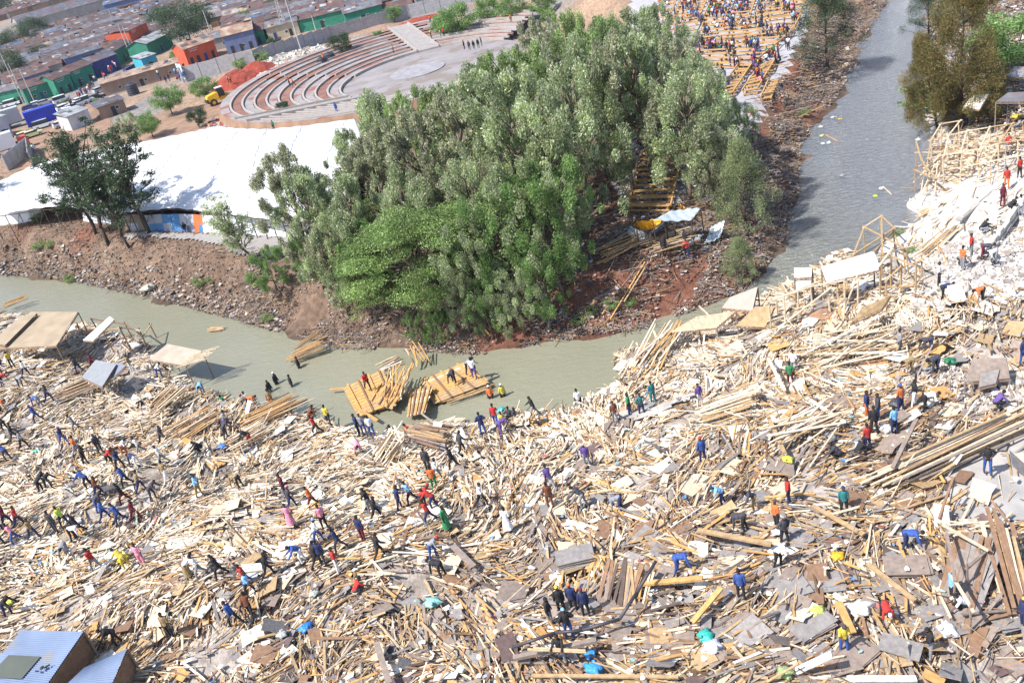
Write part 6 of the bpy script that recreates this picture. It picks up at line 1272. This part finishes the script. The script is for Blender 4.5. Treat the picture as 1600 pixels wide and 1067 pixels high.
# bags, sacks and household things
def bag(px,py,c,s,label,dz=.45,flat=.55,name='plastic_bag'):
    s*=.72; c=tuple(q*.75 for q in c); p=gnd(px,py); m=MB().ball((0,0,0),s,14,10,(1,1.25,flat)); V=[]
    for v in m.v:
        a=math.atan2(v[1],v[0]); k=1+.24*math.sin(a*5+px)+.16*math.sin(v[2]*30/s*.3+a*9)+rnd.uniform(-.08,.08); V.append((v[0]*k,v[1]*k,v[2]*(1+.15*math.sin(a*7))))
    m.v=V; m.tube((s*.5,0,s*.2),(s*.85,.1,s*.6),s*.12,s*.28,7); o=m.build(name,mat('plastic_'+'_'.join(str(int(q*99)) for q in c),c,.4,.12,5,.6,9,trans=.0),smooth=True); o.location=(p[0],p[1],p[2]+dz); o.rotation_euler=(0,0,rnd.random()*6); return tag(o,label,'bag')
for a in ((482,990,(.03,.25,.75),.42,'bright blue plastic bag in the lower left field'),(494,842+95,(.5,.55,.5),.3,'pale green-grey sack left of the red-dressed person'),(679,951,(.3,.6,.55),.5,'pale turquoise plastic sheet bundle in the lower centre'),(1345,962,(.75,.77,.8),.6,'large white plastic sack left of the person in red'),(1277,966,(.55,.62,.15),.4,'yellow-green bag on grey boards at lower right'),(1310,880,(.8,.5,.03),.35,'yellow cloth among the planks at right'),(1105,1005,(.05,.5,.42),.45,'turquoise cloth in the lower wreckage'),(1115,1022,(.7,.7,.8),.5,'white clothes heap beside the turquoise cloth'),(1480,995,(.75,.77,.78),.5,'white plastic sheet right of the person in black'),(930,1055,(.05,.35,.8),.45,'blue plastic strips at the bottom edge'),(925,1033,(.05,.35,.8),.3,'small blue plastic right of the person under the beam'),(1228,1062,(.35,.5,.2),.4,'green ball-like bag at the bottom right edge'),(1232,728,(.8,.75,.1),.35,'yellow plastic bag by the cream batten heap'),(1345,707,(.75,.76,.8),.45,'white sack beside the person in a red shirt'),(1333,716,(.1,.11,.13),.4,'black bag next to the white sack'),(1385,680,(.72,.72,.72),.45,'white sack at the feet of the worker with the blue-grey back'),(1484,574,(.02,.2,.1),.4,'green sack by the stooping workers at right'),(1400,640,(.08,.08,.1),.4,'black bag among the group of workers'),(20,950,(.7,.75,.1),.3,'yellow-green bag at the left edge'),(195,880,(.8,.7,.05),.5,'big yellow cloth carried low at left'),(60,705+8,(.1,.6,.45),.35,'turquoise cloth at the left edge of the field'),(1598,455,(.7,.7,.7),.4,'white sack by the right edge'),(1590,190,(.85,.6,.02),.5,'bright yellow bag at the right edge under the trees'),(1530,172,(.75,.12,.03),.4,'orange-red bundle in the shaded scrap at right'),(1297,484+60,(.7,.7,.7),.3,'white rag in the cream battens'),(1302,50+640,(.25,.25,.27),.45,'grey sack by the crouching worker'),(235,455,(.55,.55,.45),.85,'pale boulder-like drum at the left river edge'),(445,1001,(.5,.52,.5),.3,'grey cloth by the dark silt'),(1185,490,(.05,.1,.4),.4,'blue cloth on the sagging ceiling board'),(350,705,(.1,.25,.7),.35,'blue cloth among battens left of centre'),(785,648,(.1,.5,.5),.35,'teal cloth by the person in purple'),(1012,595-15,(.55,.6,.75),.3,'pale blue rag at the water edge'),(725,1060-5,(.75,.75,.7),.3,'white rag at the bottom centre'),(1215,812+30,(.75,.75,.78),.3,'white rag right of the long yellow beam')):
    bag(*a)
for x,y,c,l in ((1302,184,(.7,.7,.65),'white foam block floating near the bend'),(1313,187,(.75,.5,.05),'yellow jerrycan floating beside the white foam'),(1284,213,(.6,.65,.2),'yellow-green bottle floating in the river'),(1286,225,(.7,.72,.7),'left of two white boxes floating midstream'),(1295,224,(.65,.75,.75),'right of two white boxes floating midstream'),(1283,199,(.7,.7,.7),'small white scrap floating by the far bank'),(1435,219,(.75,.75,.75),'white scrap floating by the right bank'),(1368,307,(.6,.7,.1),'yellow-green scrap floating by the right bank'),(1316,275,(.3,.35,.33),'dark bag caught on a rock in the river'),(1377,295,(.75,.75,.75),'white scrap near the green pole')):
    o=bag(x,y,c,.28,l,dz=.05,flat=.4,name='floating_scrap'); o['category']='scrap'
# timber terraces
def terraces():
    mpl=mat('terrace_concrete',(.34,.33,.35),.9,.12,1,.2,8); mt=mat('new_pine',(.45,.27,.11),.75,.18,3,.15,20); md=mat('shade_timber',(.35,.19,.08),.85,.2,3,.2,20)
    sheet('terrace_ground',[(985,-15),(1275,-15),(1262,60),(1243,105),(1212,170),(1190,215),(1060,330),(960,330),(930,200)],mpl,.06)
    # one bench: seat planks on bearers, copied along the rows
    a=MB().box((0,-.16,.46),(1,.24,.06)).box((0,.14,.46),(1,.24,.06)).build('seat',mt); b=MB(); c=MB()
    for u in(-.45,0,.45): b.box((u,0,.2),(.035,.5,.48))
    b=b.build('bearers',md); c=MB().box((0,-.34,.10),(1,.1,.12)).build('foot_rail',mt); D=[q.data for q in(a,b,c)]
    for q in(a,b,c): bpy.data.objects.remove(q)
    def bench(A,B,lab,ax,ay):
        L=(B-A).length; r=empty('terrace_bench',(A+B)/2,math.atan2(B.y-A.y,B.x-A.x))
        for n,d in zip(('seat','bearers','foot_rail'),D):
            o=bpy.data.objects.new(n,d); link(o,r); o.scale=(L,1,1)
        tag(r,lab,'bench','timber benches of the riverside terraces')
    # sections between aisles, each given by two aisle lines (photo points): left foot, left top, right foot, right top, rows
    secs=[((1122,156),(1155,108),(1147,152),(1174,111),9,'lower left bench section'),((1161,150),(1185,114),(1185,146),(1214,98),9,'lower middle bench section'),((1190,160),(1202,133),(1206,162),(1216,136),7,'lowest bench section by the bank'),
     ((1075,104),(1090,70),(1176,108),(1240,55),7,'wide middle bench section'),((1092,66),(1100,42),(1242,50),(1256,22),5,'second wide bench section'),
     ((1096,42),(1118,-6),(1132,40),(1148,-6),9,'upper left bench section'),((1140,38),(1158,-6),(1172,34),(1184,-6),9,'upper middle bench section'),((1180,32),(1192,-6),(1222,24),(1226,-6),7,'upper right bench section'),((1228,22),(1232,-6),(1256,16),(1266,-6),6,'far right bench section'),((1040,60),(1070,-6),(1088,48),(1110,-6),9,'far left bench section beside the trees'),((1000,90),(1040,-6),(1034,72),(1062,-6),9,'bench section half behind the trees'),((960,190),(1010,90),(1060,150),(1080,90),12,'bench section deep in the grove'),((985,330),(1000,250),(1050,330),(1070,240),10,'bench section under the trees by the orange tarpaulin')]
    for a,b,c,d,n,lab in secs:
        A,B,C,E=[Vector(gnd(*q)) for q in(a,b,c,d)]
        for i in range(n):
            t=i/max(n-1,1); P=A.lerp(B,t);Q=C.lerp(E,t); P.z=h1(P.x,P.y)+.12;Q.z=h1(Q.x,Q.y)+.12; pm=pix(*((P+Q)/2)); 
            L_=(Q-P).length; k=max(1,round(L_/5)); 
            for s in range(k):
                bench(P.lerp(Q,(s+.02)/k),P.lerp(Q,(s+.98)/k),f'{lab}, timber bench row {i+1} from the bottom'+(f', {["left","middle","right","far right","farthest right","end"][min(s,5)]} piece' if k>1 else ''),0,0)
        for p_,q_,sd in((A,B,'left'),(C,E,'right')):
            d_=q_-p_; o=MB().box((0,0,0),(d_.length+.6,.14,.16)).build('side_rail',mt); o.location=(p_+q_)/2+Vector((0,0,.7)); o.rotation_euler=d_.to_track_quat('X','Z').to_euler(); tag(o,f'yellow rail, {sd} of the {lab}','rail','timber rails of the terraces')
terraces()
for a,b,za,zb,c,l in (((1060,515),(1130,492),-.2,.6,'tan','batten fallen across the slatted ceiling by the river'),((1105,520),(1150,470),-.3,.6,'brown','dark batten thrown over the torn ceiling board'),((1150,505),(1195,478),-.1,.5,'pale','pale batten lying over the tan wall board at the bank'),((1175,500),(1205,455),.2,1.6,'tan','tan rafter sticking up beside the torn ceiling board'),((1128,512),(1092,478),0,1.,'pale','pale rafter thrust toward the river from the slatted ceiling')):
    between(a,b,za,zb,.11,.07,c,l)
# pylon-less details: green pole floating, billboard by the fence
between((1381,293),(1393,304),.1,.1,.08,.06,'pale','pale thin pole floating near the right bank'); between((1290,211),(1309,221),.1,.1,.08,.06,'orange','thin orange pole floating midstream')
def sign():
    p=gnd(288,128); r=empty('sign_board',p,R_(-60)); MB().box((0,0,2.4),(3.6,.12,3.4)).build('sign_panel',mat('sign_panel',(.5,.68,.75),.6,.1),r)
    for i in range(6): MB().box((-.9+.0*i,-.075,3.6-i*.5),(1.2+.3*(i%3),.02,.12)).build('lettering',mat('sign_ink',(.08,.2,.4),.7),r)
    for x in(-1.5,1.5): MB().box((x,.1,1),(.12,.12,2.6)).build('post',mpole,r)
    tag(r,'faded blue and white sign board leaning at the left end of the concrete fence','sign')
sign()
for x,y,l in ((281,124,'row'),(255,108,''),(262,104,''),(270,106,''),(248,112,''),(290,103,''),(277,100,''),(285,98,''),(240,116,'')):
    p=gnd(x,y); r=empty('motorbike',p,rnd.uniform(-.4,.8)); K=mat('rubber',(.02,.02,.02),.9)
    for u in(-.62,.62): MB().tube((u,-.05,.31),(u,.05,.31),.31,.31,14).build('wheel',K,r)
    loft(MB(),[(-.8,.75),(-.1,.8),(.3,.95),(.45,.8),(.1,.35),(-.3,.35)],.14,0).build('body',mat('bike_'+rnd.choice(['red','blue']),rnd.choice([(.3,.02,.02),(.02,.04,.2)]),.4),r); MB().tube((.62,0,.31),(.4,0,1.05),.03,.03,5).tube((.4,-.3,1.05),(.4,.3,1.05),.02,.02,5).build('handlebar',mpole,r)
    tag(r,unique('parked motorbike near the turquoise kiosk',x,y),'motorbike','motorbikes parked by the turquoise kiosk')
plant(); label_people()
hz=MB().box((0,470,9.5),(1560,1060,55)).build('haze',None); hm=bpy.data.materials.new('haze_air'); hm.use_nodes=True; hn=hm.node_tree.nodes; hn.remove(hn['Principled BSDF'])
pv=hn.new('ShaderNodeVolumePrincipled'); pv.inputs['Color'].default_value=(.72,.78,.95,1); pv.inputs['Density'].default_value=.00009; pv.inputs['Anisotropy'].default_value=.2; hm.node_tree.links.new(pv.outputs[0],hn['Material Output'].inputs['Volume']); hz.data.materials.append(hm); tag(hz,'thin blue-white haze over the far township',None,None,'stuff')
# ================================================================ LIGHT, SKY, CAMERA
EL=53.; sd=Vector((.90,.40,0)).normalized()   # shadows fall to the right and a little away
L=bpy.data.lights.new('sun','SUN'); L.energy=4.6; L.angle=R_(.53); L.color=(1,.95,.88)
lo=bpy.data.objects.new('sun',L); COL.objects.link(lo); dirv=Vector((sd.x*math.cos(R_(EL)),sd.y*math.cos(R_(EL)),-math.sin(R_(EL)))); lo.rotation_euler=dirv.to_track_quat('-Z','Y').to_euler(); lo.location=(0,0,80)
w=bpy.data.worlds.new('World'); SC.world=w; w.use_nodes=True; N=w.node_tree.nodes; bg=N['Background']; sk=N.new('ShaderNodeTexSky'); sk.sky_type='NISHITA'; sk.sun_disc=False
sk.sun_elevation=R_(EL); az=math.atan2(-sd.x,-sd.y); sk.sun_rotation=az%(2*math.pi); sk.air_density=1.; sk.dust_density=1.2
w.node_tree.links.new(sk.outputs[0],bg.inputs[0]); bg.inputs[1].default_value=.14
cam=bpy.data.cameras.new('camera'); co=bpy.data.objects.new('camera',cam); COL.objects.link(co); SC.camera=co
cam.sensor_width=36; cam.lens=36*F/1600; cam.clip_end=9000; cam.clip_start=.5
r_=Vector((1,0,0)); u_=Vector((0,s_,c_)); f_=Vector((0,c_,-s_)); X_=r_*ny-u_*nx; Y_=r_*nx+u_*ny; Z_=-f_
co.matrix_world=Matrix(((X_.x,Y_.x,Z_.x,0),(X_.y,Y_.y,Z_.y,0),(X_.z,Y_.z,Z_.z,H),(0,0,0,1)))
SC.view_settings.view_transform='Standard'; SC.view_settings.look='None'; SC.view_settings.exposure=.75; SC.view_settings.gamma=1
SC.cycles.max_bounces=5; SC.cycles.diffuse_bounces=3; SC.cycles.glossy_bounces=2; SC.cycles.transmission_bounces=2; SC.cycles.transparent_max_bounces=4; SC.cycles.use_denoising=True
